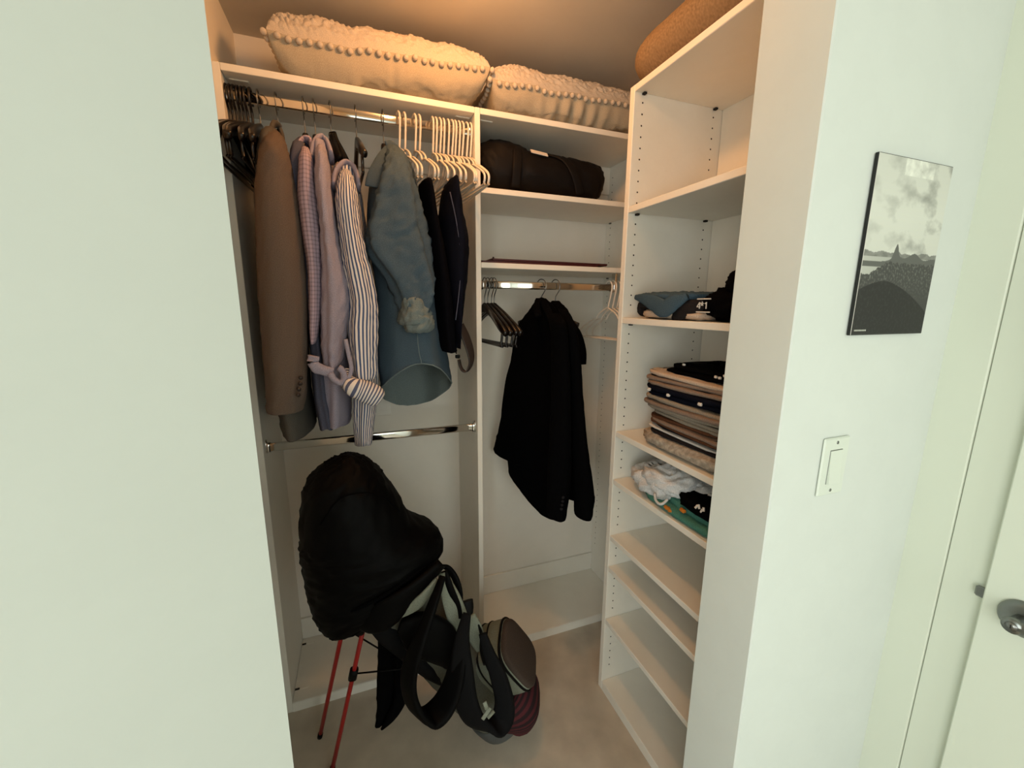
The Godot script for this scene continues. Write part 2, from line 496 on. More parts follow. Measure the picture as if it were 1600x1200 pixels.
func build_room():
	var st := mb(false)
	bb(st, -0.82, 1.65, -0.08, 0.0, -0.12, 4.32, 0.0)
	struct("floor", st, M.floor)
	st = mb(false)
	bb(st, -0.82, 1.65, 2.41, 2.5, -0.12, 4.32, 0.0)
	struct("ceiling", st, M.ceiling)
	st = mb(false)
	bb(st, -0.1, 1.65, 0.0, 2.41, -0.12, 0.0, 0.0)
	struct("wall_back", st, M.closet_wall)
	st = mb(false)
	bb(st, -0.1, 0.016, 0.0, 2.41, 0.0, 1.22, 0.0)
	struct("wall_closet_left", st, M.closet_wall)
	st = mb(false)
	bb(st, 1.551, 1.65, 0.0, 2.41, 0.0, 1.22, 0.0)
	struct("wall_closet_right", st, M.closet_wall)
	# left front wall runs off at an angle towards the viewer, its closet side is cut square to the opening
	st = mb(false)
	var f := [Vector2(0.2438, 1.343), Vector2(-0.70, 2.2868), Vector2(-0.82, 2.2868), Vector2(-0.82, 2.12), Vector2(0.05, 1.23), Vector2(0.2188, 1.232)]
	var m := Vector3(-0.25, 1.2, 1.78)
	for i in 6:
		var a: Vector2 = f[i]
		var b: Vector2 = f[(i + 1) % 6]
		quad(st, Vector3(a.x, 0, a.y), Vector3(b.x, 0, b.y), Vector3(b.x, 2.41, b.y), Vector3(a.x, 2.41, a.y), m)
	for y in [0.0, 2.41]:
		for i in [1, 2, 3, 4]:
			tri(st, Vector3(f[0].x, y, f[0].y), Vector3(f[i].x, y, f[i].y), Vector3(f[i + 1].x, y, f[i + 1].y), m)
	struct("wall_front_left", st, M.wall)
	st = mb(false)
	bb(st, -0.1, 0.12, 0.0, 2.41, 1.22, 1.24, 0.0)
	struct("wall_return", st, M.closet_wall)
	st = mb(false)
	bb(st, 1.0285, 1.65, 0.0, 2.41, 1.214, 1.343, 0.0025)
	struct("wall_front_right", st, M.wall)
	st = mb(false)
	bb(st, 0.2188, 1.0285, 2.32, 2.41, 1.232, 1.343, 0.0)
	struct("wall_header", st, M.wall)
	# right wall with the door
	st = mb(false)
	bb(st, 1.489, 1.65, 0.0, 2.41, 1.343, 1.42, 0.0)
	bb(st, 1.489, 1.65, 0.0, 2.41, 2.36, 4.2, 0.0)
	bb(st, 1.489, 1.65, 2.08, 2.41, 1.42, 2.36, 0.0)
	bb(st, 1.60, 1.65, 0.0, 2.08, 1.42, 2.36, 0.0)
	struct("wall_right", st, M.wall)
	st = mb(false)
	bb(st, -0.82, -0.70, 0.0, 2.41, 2.2868, 2.42, 0.0)
	bb(st, -0.82, -0.70, 0.0, 2.41, 4.02, 4.2, 0.0)
	bb(st, -0.82, -0.70, 0.0, 0.45, 2.42, 4.02, 0.0)
	bb(st, -0.82, -0.70, 2.25, 2.41, 2.42, 4.02, 0.0)
	struct("wall_left", st, M.wall)
	st = mb(false)
	for q in [2.45, 3.22, 3.99]:
		bb(st, -0.79, -0.73, 0.45, 2.25, q - 0.03, q + 0.03, 0.003)
	for y in [0.48, 2.22]:
		bb(st, -0.79, -0.73, y - 0.03, y + 0.03, 2.42, 4.02, 0.003)
	var w2 := struct("window_2", st, M.trim)
	var glass := StandardMaterial3D.new()
	glass.transparency = BaseMaterial3D.TRANSPARENCY_ALPHA
	glass.albedo_color = Color(0.9, 0.95, 0.92, 0.08)
	glass.roughness = 0.02
	for q in [2.835, 3.605]:
		st = mb(false)
		bb(st, -0.763, -0.757, 0.51, 2.19, q - 0.355, q + 0.355, 0.0)
		part("pane", st, glass, w2)
	# rear wall with the window
	st = mb(false)
	bb(st, -0.82, -0.05, 0.0, 2.41, 4.2, 4.32, 0.0)
	bb(st, 1.55, 1.65, 0.0, 2.41, 4.2, 4.32, 0.0)
	bb(st, -0.05, 1.55, 0.0, 0.65, 4.2, 4.32, 0.0)
	bb(st, -0.05, 1.55, 2.25, 2.41, 4.2, 4.32, 0.0)
	struct("wall_rear", st, M.wall)
	st = mb(false)
	for x in [-0.02, 0.75, 1.52]:
		bb(st, x - 0.03, x + 0.03, 0.65, 2.25, 4.22, 4.28, 0.003)
	for y in [0.68, 2.22]:
		bb(st, -0.05, 1.55, y - 0.03, y + 0.03, 4.22, 4.28, 0.003)
	var w := struct("window_1", st, M.trim)
	for x in [0.365, 1.135]:
		st = mb(false)
		bb(st, x - 0.355, x + 0.355, 0.71, 2.19, 4.247, 4.253, 0.0)
		part("pane", st, glass, w)
	# door casing and jamb
	st = mb(false)
	bb(st, 1.479, 1.492, 0.0, 2.12, 1.335, 1.4115, 0.002)
	struct("trim_1", st, M.trim)
	st = mb(false)
	bb(st, 1.4835, 1.60, 0.0, 2.08, 1.4125, 1.52, 0.001)
	struct("trim_2", st, M.trim)
	st = mb(false)
	bb(st, 1.463, 1.4825, 0.012, 2.06, 1.4795, 2.30, 0.002)
	var d := struct("door_1", st, M.trim)
	st = mb(false)
	bx(st, Vector3(1.473, 0.9633, 1.4739), Vector3(0.009, 0.022, 0.018), 0.003)
	part("latch_bolt", st, M.nickel, d)
	var hub := Vector3(1.463, 0.9539, 1.5355)
	st = mb()
	sweep(st, [hub, hub + Vector3(-0.004, 0, 0), hub + Vector3(-0.011, 0, 0), hub + Vector3(-0.013, 0, 0)], [0.034, 0.034, 0.030, 0.024], [0.034, 0.034, 0.030, 0.024], Vector3.UP, 32, 1.0, 1)
	part("rose", st, M.nickel, d)
	var lev := mb()
	var e := hub + Vector3(-0.048, 0.0, 0.0)
	sweep(lev, [hub + Vector3(-0.010, 0, 0), e + Vector3(0.018, 0, 0), e + Vector3(0.003, 0, 0), e], [0.012, 0.012, 0.0145, 0.0125], [0.012, 0.012, 0.0145, 0.0125], Vector3.UP, 24, 1.0, 1)
	sweep(lev, [e + Vector3(0.008, 0, 0.002), e + Vector3(0.006, 0.0, 0.03), e + Vector3(0.005, -0.003, 0.07), e + Vector3(0.010, -0.006, 0.105)], [0.0125, 0.011, 0.0095, 0.008], [0.008, 0.007, 0.006, 0.005], Vector3.UP, 16, 1.0, 4)
	var h := part("handle", lev, M.nickel, d)
	st = mb()
	disc(st, e, Vector3(-1, 0, 0), 0.0085, 0.0015, 20)
	part("cylinder", st, M.steel, h)
	st = mb(false)
	bx(st, e + Vector3(-0.0018, 0, 0), Vector3(0.001, 0.007, 0.0016), 0.0002)
	part("keyhole", st, M.hole, h)

func rod(parent, x0, x1, y, flanges := true):
	var st := mb()
	sweep(st, [Vector3(x0, y, ROD_Z), Vector3(x1, y, ROD_Z)], 0.0145, 0.0075, Vector3.UP, 24, 0.55, 1)
	var r := part("hanging_rod", st, M.chrome, parent)
	if flanges:
		for s in [[x0, 1], [x1, -1]]:
			st = mb()
			sweep(st, [Vector3(s[0], y + 0.003, ROD_Z), Vector3(s[0] + 0.004 * s[1], y + 0.003, ROD_Z)], 0.024, 0.013, Vector3.UP, 20, 0.8, 1)
			sweep(st, [Vector3(s[0], y - 0.001, ROD_Z), Vector3(s[0] + 0.014 * s[1], y - 0.001, ROD_Z)], 0.0175, 0.0105, Vector3.UP, 20, 0.6, 1)
			part("rod_flange", st, M.chrome, r)

func holes(st, x: float, y0: float, y1: float, z: float, n: Vector3, skip := []):
	var y := y1
	while y > y0:
		var ok := true
		for s in skip:
			if y > s - 0.012 and y < s + 0.032:
				ok = false
		if ok:
			disc(st, Vector3(x, y, z), n, 0.0026, 0.0004, 8)
		y -= 0.032

func build_unit():
	var t := thing("wardrobe_unit", "white two-bay wardrobe organiser with chrome rods along the back wall of the closet", "wardrobe")
	var top := 2.1685
	for x in [0.0165, 0.7655]:
		var st := mb(false)
		bb(st, x, x + 0.0195, 0.0, top, 0.002, FRONT)
		part("side_panel", st, M.melamine, t)
	var st := mb(false)
	bb(st, 1.515, 1.5345, 0.0, top, 0.002, FRONT)
	var rp := part("side_panel", st, M.melamine, t)
	st = mb()
	for z in [0.037, 0.296]:
		holes(st, 1.515, 0.2, 2.1, z, Vector3(-1, 0, 0), [1.64, 1.90])
	var hs := part("pin_holes", st, M.hole, rp)
	hs.set_meta("kind", "stuff")
	for b in [[0.0365, 0.765], [0.7855, 1.5145]]:
		st = mb(false)
		bb(st, b[0], b[1], top - 0.0193, top, 0.002, FRONT)
		part("top_shelf", st, M.melamine, t)
		st = mb(false)
		bb(st, b[0], b[1], 0.019, 0.0384, 0.002, FRONT - 0.001)
		part("bottom_shelf", st, M.melamine, t)
		st = mb(false)
		bb(st, b[0], b[1], 0.0, 0.0375, FRONT - 0.0005, FRONT + 0.0015, 0.0005)
		part("kick_strip", st, M.melamine, t)
		st = mb(false)
		bb(st, b[0], b[1], 0.039, 0.139, 0.0, 0.012)
		part("back_cleat", st, M.melamine, t)
		st = mb(false)
		bb(st, b[0], b[1], 2.03, 2.149, 0.0, 0.014)
		part("top_cleat", st, M.melamine, t)
	for y in [1.9185, 1.6635]:
		st = mb(false)
		bb(st, 0.7855, 1.5145, y - 0.0193, y, 0.004, FRONT)
		part("shelf", st, M.melamine, t)
	for y in [1.6635, 1.9185]:
		for z in [0.04, 0.29]:
			st = mb(false)
			bx(st, Vector3(1.5105, y - 0.0225, z), Vector3(0.008, 0.006, 0.012), 0.001)
			part("shelf_pin", st, M.nickel, t)
	# pale connector covers under the shelf corners, dark ones on the bottom shelf
	for x in [0.07, 0.735, 0.818]:
		st = mb(false)
		bx(st, Vector3(x, top - 0.0205, 0.285), Vector3(0.05, 0.003, 0.012), 0.001)
		part("connector_cover", st, M.melamine, t)
	for z in [0.045, 0.275]:
		st = mb(false)
		bx(st, Vector3(0.046, 0.0395, z), Vector3(0.016, 0.003, 0.009), 0.001)
		part("connector", st, M.hole, t)
		st = mb(false)
		bx(st, Vector3(0.072, 0.0392, z), Vector3(0.03, 0.002, 0.011), 0.0008)
		part("connector_cover", st, M.melamine, t)
	rod(t, 0.0365, 0.765, ROD_HIGH)
	rod(t, 0.0365, 0.765, ROD_LOW)
	rod(t, 0.7855, 1.375, ROD_RIGHT)
	st = mb(false)
	bx(st, Vector3(1.379, 1.607, ROD_Z), Vector3(0.010, 0.075, 0.03), 0.002)
	part("rod_bracket", st, M.chrome, t)

func build_tower():
	var t := thing("shelf_tower", "tall white shelf tower with nine shelves standing beside the closet opening", "shelves")
	var tops := [2.1675, 1.8205, 1.4725, 1.0775, 0.8985, 0.677, 0.549, 0.3235, 0.041]
	var zs := [[0.626, 0.649], [1.19, 1.209]]
	for z in zs:
		var st := mb(false)
		bb(st, 1.1795, 1.548, 0.0, 2.1675, z[0], z[1], 0.0015)
		var pn := part("side_panel", st, M.melamine, t)
		if z == zs[0]:
			st = mb()
			for x in [1.2105, 1.491]:
				holes(st, x, 0.08, 2.122, 0.649, Vector3(0, 0, 1), [1.80, 1.455, 1.06, 0.88, 0.66, 0.53, 0.305])
			var hs := part("pin_holes", st, M.hole, pn)
			hs.set_meta("kind", "stuff")
	for i in tops.size():
		var st := mb(false)
		bb(st, 1.180, 1.5275, tops[i] - (0.0193 if i < 8 else 0.041), tops[i], 0.649, 1.19, 0.0015)
		var s := part("shelf", st, M.melamine, t)
		if i < 8:
			for x in [1.2105, 1.491]:
				st = mb(false)
				bx(st, Vector3(x, tops[i] - 0.0225, 0.656), Vector3(0.011, 0.006, 0.012), 0.001)
				part("shelf_pin", st, M.hole, s)
	var st := mb(false)
	bb(st, 1.5275, 1.548, 0.0, 2.1675, 0.651, 1.19, 0.0)
	part("back_panel", st, M.melamine, t)

func build_lamp():
	var t := thing("ceiling_downlight", "round warm recessed downlight in the closet ceiling, out of the picture above", "lamp", Vector3(0.66, 2.41, 0.72))
	var st := mb()
	sweep(st, [Vector3(0, 0.0, 0), Vector3(0, -0.012, 0)], [0.075, 0.066], [0.075, 0.066], Vector3.RIGHT, 32, 1.0, 1)
	part("ring", st, M.trim, t)
	var g := StandardMaterial3D.new()
	g.albedo_color = Color(0.9, 0.85, 0.7)
	g.emission_enabled = true
	g.emission = Color(1.0, 0.76, 0.5)
	g.emission_energy_multiplier = 9.0
	st = mb()
	disc(st, Vector3(0, -0.0115, 0), Vector3(0, -1, 0), 0.052, 0.004, 28)
	part("diffuser", st, g, t)
	var l := OmniLight3D.new()
	l.name = "downlight_bulb"
	l.position = Vector3(0.66, 2.355, 0.72)
	l.light_color = Color(1.0, 0.70, 0.43)
	l.light_energy = 0.30
	l.light_size = 0.05
	l.omni_range = 8.0
	l.omni_attenuation = 2.0
	l.shadow_enabled = true
	add_child(l)

# ---------------------------------------------------------------- pillows
func pillow(label: String, c: Vector3, hx: float, hz: float, up: float, down: float, sd: float, tilt: float, pleat: bool):
	var t := thing("pom_pom_pillow", label, "pillow", c, "quilted pom-pom pillows on the top shelf")
	var nu := 170
	var nv := 84
	var tp := mb()
	var bt := mb()
	var P := [[], []]
	for i in nu + 1:
		var ra := []
		var rb := []
		for j in nv + 1:
			var u := -1.0 + 2.0 * i / nu
			var v := -1.0 + 2.0 * j / nv
			# closer samples towards the seam, where the surface turns steep
			u = signf(u) * (1.0 - pow(1.0 - absf(u), 2.0))
			v = signf(v) * (1.0 - pow(1.0 - absf(v), 2.3))
			# the outline bows in between its corners
			var px := u * hx * (1.0 - 0.05 * (1.0 - v * v))
			var pz := v * hz * (1.0 - 0.04 * (1.0 - u * u))
			var dome := pow(maxf(0.0, (1.0 - pow(absf(u), 9.0)) * (1.0 - pow(absf(v), 5.0))), 0.36)
			var q := 0.0
			if dome > 0.02:
				var g := wob.get_noise_3d(px * 30.0 + sd, dome * up * 30.0, pz * 30.0)
				var g2 := wob.get_noise_3d(px * 36.0 - sd, dome * up * 36.0 + 5.0, pz * 36.0)
				q = -0.0060 * (exp(-pow(g / 0.17, 2.0)) + 0.6 * exp(-pow(g2 / 0.20, 2.0)))
			var base := 0.010 * wob.get_noise_2d(px * 7.0 + sd * 3.0, 2.0) + tilt * u
			var w := 0.010 * wob.get_noise_3d(px * 10.0 + sd, pz * 10.0, 3.0 + sd) * dome
			ra.append(Vector3(px, base + up * dome * (1.0 - 0.12 * u * signf(tilt)) + q * minf(1.0, dome * 2.0) * 0.7 + w, pz + signf(v) * q * absf(v) * minf(1.0, dome * 2.0)))
			var fold := 0.0
			if pleat:
				fold = 0.016 * exp(-pow(u / 0.35, 2.0)) * sin(u * 38.0) * dome
			else:
				fold = 0.010 * exp(-pow((u - 0.05) / 0.03, 2.0)) * -dome
			var dd := wob.get_noise_3d(px * 6.0 - pz * 4.0 + sd * 5.0, pz * 13.0 + px * 5.0, sd) * 0.022 * dome
			rb.append(Vector3(px, maxf(base - down * dome + dd, -down), pz + fold * signf(v) + dd * 0.6))
		P[0].append(ra)
		P[1].append(rb)
	for k in 2:
		var st: SurfaceTool = [tp, bt][k]
		for i in nu:
			for j in nv:
				var g4 := [P[k][i][j], P[k][i + 1][j + 1], P[k][i][j + 1], P[k][i][j], P[k][i + 1][j], P[k][i + 1][j + 1]]
				if k == 1:
					g4.reverse()
				for g3 in g4:
					st.add_vertex(g3)
	part("quilted_top", tp, M.cotton, t)
	part("plain_underside", bt, M.linen, t)
	# pom-poms all along the seam but the back
	var ball_mesh := SphereMesh.new()
	ball_mesh.radius = 0.0088
	ball_mesh.height = 0.0186
	ball_mesh.radial_segments = 12
	ball_mesh.rings = 7
	ball_mesh.material = M.cotton
	var spots := []
	var n := 24
	for i in n + 1:
		spots.append([-1.0 + 2.0 * i / n, 1.0])
	for i in range(1, 11):
		spots.append([-1.0, 1.0 - 0.17 * i])
		spots.append([1.0, 1.0 - 0.17 * i])
	for s in spots:
		var u: float = s[0]
		var v: float = s[1]
		var px := u * hx * (1.0 - 0.05 * (1.0 - v * v))
		var pz := v * hz * (1.0 - 0.04 * (1.0 - u * u))
		var base := 0.010 * wob.get_noise_2d(px * 7.0 + sd * 3.0, 2.0) + tilt * u
		var mi := MeshInstance3D.new()
		mi.mesh = ball_mesh
		mi.name = "pom_pom"
		mi.position = Vector3(px + (0.006 * u if absf(u) > 0.99 else 0.0) + 0.003 * wob.get_noise_2d(px * 90.0, pz * 90.0), base - 0.011 + 0.003 * wob.get_noise_2d(pz * 90.0, px * 90.0), pz + 0.006 * v)
		t.add_child(mi, true)

func build_pillows():
	pillow("large cream quilted pom-pom pillow on the top shelf, left one, above the clothes", Vector3(0.488, 2.268, 0.19), 0.325, 0.17, 0.088, 0.098, 1.0, 0.012, false)
	pillow("flatter cream pom-pom pillow with a gathered underside lying above the duffel bag", Vector3(1.155, 2.262, 0.185), 0.335, 0.165, 0.078, 0.092, 7.0, 0.004, true)
	var st := mb()
	sweep(st, [Vector3(1.345, 2.250, 0.575), Vector3(1.345, 2.250, 0.580), Vector3(1.345, 2.251, 0.600), Vector3(1.348, 2.254, 0.645), Vector3(1.355, 2.256, 0.72), Vector3(1.36, 2.257, 0.9), Vector3(1.36, 2.257, 1.05), Vector3(1.36, 2.257, 1.14), Vector3(1.36, 2.256, 1.18)], [0.03, 0.045, 0.070, 0.083, 0.088, 0.089, 0.088, 0.075, 0.04], [0.08, 0.10, 0.140, 0.160, 0.166, 0.166, 0.160, 0.13, 0.06], Vector3.UP, 44, 0.95, 5, false, 0.2, 0.003)
	tag(part("bolster", st, M.foam), "peach foam bolster lying along the top of the shelf tower", "bolster")

# ---------------------------------------------------------------- clothes in the left bay
func collar(t, pts: Array, r: float, h: float, m: Material):
	var st := mb()
	sweep(st, pts, h, r, Vector3(0.05, 0.1, 1.0), 12, 0.7, 5)
	return part("collar", st, m, t)

func buttons(t, pts: Array, n: Vector3, r: float, m: Material):
	for q in pts:
		var st := mb()
		disc(st, q, n, r, 0.003, 14)
		part("button", st, m, t)

func build_hanging_left():
	var xs := [0.0379, 0.0474, 0.0569, 0.0665, 0.0761, 0.0858, 0.0972]
	var first: Node3D
	for i in xs.size():
		var lab: String = nth(i) + " empty dark wooden hanger from the left side panel in the packed row"
		if i == 0:
			first = wood_hanger(lab, Vector3(xs[i], ROD_HIGH, ROD_Z), "empty dark hangers by the left side panel", 0.0, null, true, 0.205, 0.0038)
			first.rotation.y = -0.05
		else:
			again(first, Vector3(xs[i], ROD_HIGH, ROD_Z), lab, -0.05 + 0.05 * sin(i * 2.3))
	wood_hanger("dark wooden hanger with steel hook hanging right beside the grey blazer, empty", Vector3(0.1168, ROD_HIGH, ROD_Z), "", 0.02, null, true)
	# grey blazer
	var hx: float = 0.1637
	suit_hanger("dark hanger holding the grey-brown blazer", Vector3(hx, ROD_HIGH, ROD_Z))
	var t := thing("blazer", "grey-brown wool blazer with four cuff buttons, leftmost garment on the upper rail", "blazer")
	var st := mb()
	loft(st, [[0.1516, 2.0137, 0.3, 0.0133, 0.06], [0.1514, 1.9908, 0.3, 0.0226, 0.12], [0.1495, 1.9586, 0.3, 0.0301, 0.165], [0.1474, 1.9044, 0.3, 0.042, 0.185], [0.1429, 1.7934, 0.3, 0.0525, 0.185], [0.1393, 1.6204, 0.3, 0.0608, 0.185], [0.1335, 1.418, 0.3, 0.0614, 0.185], [0.1356, 1.2473, 0.3, 0.0529, 0.185], [0.1445, 1.1581, 0.3, 0.0491, 0.185], [0.148, 1.1172, 0.3, 0.0509, 0.185], [0.1468, 1.1037, 0.3, 0.0465, 0.185]], 0.03, 5, 1.0, 0.004, 3, 0.0)
	part("body", st, M.wool_dark, t)
	st = mb()
	loft(st, [[0.159, 2.006, 0.34, 0.0097, 0.02], [0.1649, 1.9727, 0.4, 0.0211, 0.04], [0.1688, 1.934, 0.45, 0.0302, 0.055], [0.1701, 1.8946, 0.475, 0.0367, 0.06], [0.1678, 1.8512, 0.475, 0.0432, 0.06], [0.1653, 1.7777, 0.475, 0.0507, 0.065], [0.162, 1.6428, 0.475, 0.0574, 0.065], [0.1561, 1.5018, 0.475, 0.0602, 0.06], [0.1488, 1.3548, 0.475, 0.0572, 0.06], [0.1421, 1.2597, 0.475, 0.0544, 0.06], [0.1348, 1.2057, 0.475, 0.0503, 0.06], [0.1343, 1.2018, 0.475, 0.0469, 0.06]], 0.03, 4, 0.4, 0.005)
	part("sleeve", st, M.wool_grey, t)
	collar(t, [Vector3(0.1521, 2.0032, 0.36), Vector3(0.1562, 2.0297, 0.33), Vector3(0.1652, 2.0331, 0.3), Vector3(0.173, 2.0079, 0.31), Vector3(0.1784, 1.9676, 0.36), Vector3(0.1885, 1.9098, 0.42)], 0.006, 0.012, M.wool_dark)
	buttons(t, [Vector3(0.1912, 1.3061, 0.538), Vector3(0.1882, 1.2896, 0.538), Vector3(0.1836, 1.2732, 0.538), Vector3(0.1806, 1.2566, 0.538)], Vector3(0.25, 0, 1).normalized(), 0.0062, M.leather)
	# plaid shirt
	hx = 0.2362
	suit_hanger("dark hanger with steel hook holding the plaid shirt", Vector3(hx, ROD_HIGH, ROD_Z))
	t = thing("plaid_shirt", "mauve finely checked shirt hanging between the grey blazer and the lilac shirt", "shirt")
	st = mb()
	loft(st, [[0.2331, 2.0013, 0.3, 0.0185, 0.05], [0.2296, 1.9791, 0.3, 0.0229, 0.1], [0.223, 1.94, 0.3, 0.0309, 0.15], [0.2172, 1.856, 0.3, 0.0371, 0.17], [0.2248, 1.6634, 0.3, 0.0318, 0.17], [0.2271, 1.4587, 0.3, 0.0255, 0.17], [0.2296, 1.2415, 0.3, 0.03, 0.17], [0.2361, 1.1504, 0.3, 0.0298, 0.17], [0.2385, 1.1133, 0.3, 0.029, 0.17]], 0.05, 6, 2.0, 0.004, 1, 0.012)
	part("body", st, M.slate, t)
	st = mb()
	loft(st, [[0.2435, 1.9432, 0.43, 0.0073, 0.02], [0.2452, 1.9224, 0.455, 0.0128, 0.03], [0.2454, 1.8951, 0.47, 0.0182, 0.04], [0.2414, 1.8175, 0.475, 0.0232, 0.045], [0.2431, 1.7161, 0.475, 0.0236, 0.045], [0.244, 1.611, 0.475, 0.0181, 0.045], [0.2373, 1.5021, 0.475, 0.0166, 0.045], [0.2282, 1.4184, 0.475, 0.0104, 0.045], [0.2258, 1.3976, 0.475, 0.0054, 0.045]], 0.04, 4, 1.4, 0.003)
	part("sleeve", st, M.plaid, t)
	collar(t, [Vector3(0.214, 1.8858, 0.42), Vector3(0.2172, 1.9194, 0.41), Vector3(0.2234, 1.9486, 0.4), Vector3(0.234, 1.9701, 0.39), Vector3(0.2463, 1.9767, 0.39), Vector3(0.2558, 1.9694, 0.39), Vector3(0.2595, 1.9411, 0.4)], 0.007, 0.030, M.plaid)
	# lilac shirt
	hx = 0.2648
	suit_hanger("dark hanger with steel hook holding the plain lilac shirt", Vector3(hx, ROD_HIGH, ROD_Z))
	t = thing("lilac_shirt", "plain lilac-grey shirt with rolled cuffs, left of the striped shirt", "shirt")
	st = mb()
	loft(st, [[0.2767, 2.0069, 0.3, 0.0191, 0.05], [0.2776, 1.9814, 0.3, 0.0253, 0.11], [0.279, 1.9371, 0.3, 0.0298, 0.15], [0.2917, 1.6663, 0.3, 0.0353, 0.175], [0.2794, 1.4154, 0.3, 0.0452, 0.175], [0.2683, 1.2392, 0.3, 0.049, 0.175], [0.263, 1.1482, 0.3, 0.0483, 0.175], [0.26, 1.1206, 0.3, 0.0451, 0.175]], 0.05, 6, 0.7, 0.005, 1, 0.01)
	part("body", st, M.lilac, t)
	st = mb()
	loft(st, [[0.2839, 1.9533, 0.43, 0.0075, 0.02], [0.2848, 1.9305, 0.455, 0.0131, 0.035], [0.2847, 1.8981, 0.475, 0.0171, 0.045], [0.2843, 1.8275, 0.485, 0.0196, 0.052], [0.2882, 1.7347, 0.485, 0.0208, 0.052], [0.2913, 1.6475, 0.485, 0.0254, 0.052], [0.2949, 1.5759, 0.485, 0.0344, 0.052], [0.2931, 1.5117, 0.485, 0.0373, 0.052], [0.285, 1.4463, 0.485, 0.034, 0.052], [0.2776, 1.3799, 0.485, 0.0298, 0.052], [0.2747, 1.3395, 0.485, 0.0228, 0.052], [0.2726, 1.324, 0.485, 0.0147, 0.052]], 0.085, 4, 2.6, 0.007)
	part("sleeve", st, M.lilac, t)
	st = mb()
	sweep(st, [Vector3(0.229, 1.367, 0.54), Vector3(0.2258, 1.347, 0.54), Vector3(0.2378, 1.3299, 0.54), Vector3(0.259, 1.3214, 0.54), Vector3(0.2755, 1.3149, 0.54)], 0.015, 0.009, Vector3.UP, 12, 0.8, 4, false, 0.2, 0.004)
	sweep(st, [Vector3(0.269, 1.316, 0.545), Vector3(0.2763, 1.2987, 0.545), Vector3(0.2909, 1.2865, 0.545), Vector3(0.3052, 1.2933, 0.545), Vector3(0.3035, 1.3199, 0.545), Vector3(0.2923, 1.3317, 0.545)], 0.012, 0.009, Vector3(0.3, 0.2, 1), 12, 0.8, 4, false, 0.2, 0.004)
	sweep(st, [Vector3(0.3019, 1.2944, 0.55), Vector3(0.318, 1.301, 0.55), Vector3(0.3267, 1.3289, 0.55), Vector3(0.3222, 1.3666, 0.55), Vector3(0.3166, 1.4129, 0.55)], 0.004, 0.006, Vector3(0.3, 0.2, 1), 10, 0.8, 4)
	part("rolled_cuff", st, M.lilac, t)
	collar(t, [Vector3(0.2559, 1.9142, 0.42), Vector3(0.2609, 1.9467, 0.41), Vector3(0.2703, 1.9714, 0.4), Vector3(0.2841, 1.9834, 0.39), Vector3(0.2973, 1.9765, 0.39), Vector3(0.3049, 1.9535, 0.4), Vector3(0.3091, 1.9319, 0.41)], 0.0075, 0.030, M.lilac)
	# striped shirt
	hx = 0.3099
	t = wood_hanger("black hanger with pale neck band holding the striped shirt", Vector3(hx, ROD_HIGH, ROD_Z), "", 0.14, M.blackplastic, false, 0.12)
	st = mb()
	sweep(st, [Vector3(0.004, -0.062, 0.0), Vector3(0.008, -0.085, 0.004), Vector3(0.014, -0.115, 0.012), Vector3(0.022, -0.15, 0.02)], [0.011, 0.013, 0.02, 0.026], 0.008, Vector3(1, 0, 0.4), 12, 0.7, 3)
	part("neck", st, M.blackplastic, t)
	st = mb()
	sweep(st, [Vector3(0.003, -0.066, 0.0), Vector3(0.0035, -0.073, 0.0)], 0.0115, 0.0085, Vector3(1, 0, 0.4), 12, 0.7, 1)
	part("neck_band", st, M.steel, t)
	t = thing("striped_shirt", "blue and white striped shirt with rolled cuff, its tail reaching the lower rail", "shirt")
	st = mb()
	loft(st, [[0.3472, 1.9485, 0.3, 0.0278, 0.05], [0.3465, 1.9218, 0.3, 0.0366, 0.11], [0.346, 1.8679, 0.3, 0.0417, 0.15], [0.3571, 1.6692, 0.3, 0.0451, 0.175], [0.3666, 1.4578, 0.3, 0.0425, 0.175], [0.367, 1.2899, 0.37, 0.0385, 0.1], [0.3574, 1.1867, 0.4, 0.0371, 0.055], [0.3504, 1.1209, 0.4, 0.0323, 0.05], [0.3466, 1.0582, 0.4, 0.0264, 0.045], [0.3459, 1.0469, 0.4, 0.0224, 0.04]], 0.07, 5, 0.2, 0.003, 1, 0.004, 1.0, 40, 5, 0.42)
	part("body", st, M.striped, t)
	st = mb()
	loft(st, [[0.3464, 1.8957, 0.43, 0.0097, 0.02], [0.3465, 1.8734, 0.455, 0.0191, 0.035], [0.3455, 1.8375, 0.475, 0.0266, 0.045], [0.3444, 1.7906, 0.485, 0.03, 0.05], [0.3472, 1.7282, 0.485, 0.0303, 0.05], [0.3546, 1.6503, 0.485, 0.0344, 0.05], [0.3616, 1.6051, 0.485, 0.0374, 0.05], [0.371, 1.5216, 0.485, 0.0381, 0.05], [0.3656, 1.4453, 0.485, 0.0412, 0.05], [0.3628, 1.3674, 0.485, 0.0379, 0.05], [0.3621, 1.3078, 0.485, 0.0354, 0.05], [0.3617, 1.2876, 0.485, 0.0308, 0.05]], 0.085, 4, 1.1, 0.004, 3, 0.0, 1.0, 40, 5, 0.36)
	part("sleeve", st, M.striped, t)
	st = mb()
	sweep(st, [Vector3(0.311, 1.3165, 0.5), Vector3(0.3131, 1.2885, 0.52), Vector3(0.3267, 1.2738, 0.55), Vector3(0.3473, 1.2628, 0.55), Vector3(0.3735, 1.2494, 0.55), Vector3(0.3946, 1.2361, 0.55), Vector3(0.4035, 1.2295, 0.55)], [0.012, 0.02, 0.027, 0.031, 0.033, 0.03, 0.02], [0.012, 0.02, 0.026, 0.028, 0.028, 0.026, 0.018], Vector3.UP, 20, 0.9, 4, false, 0.2, 0.003)
	part("rolled_cuff", st, M.striped_cuff, t)
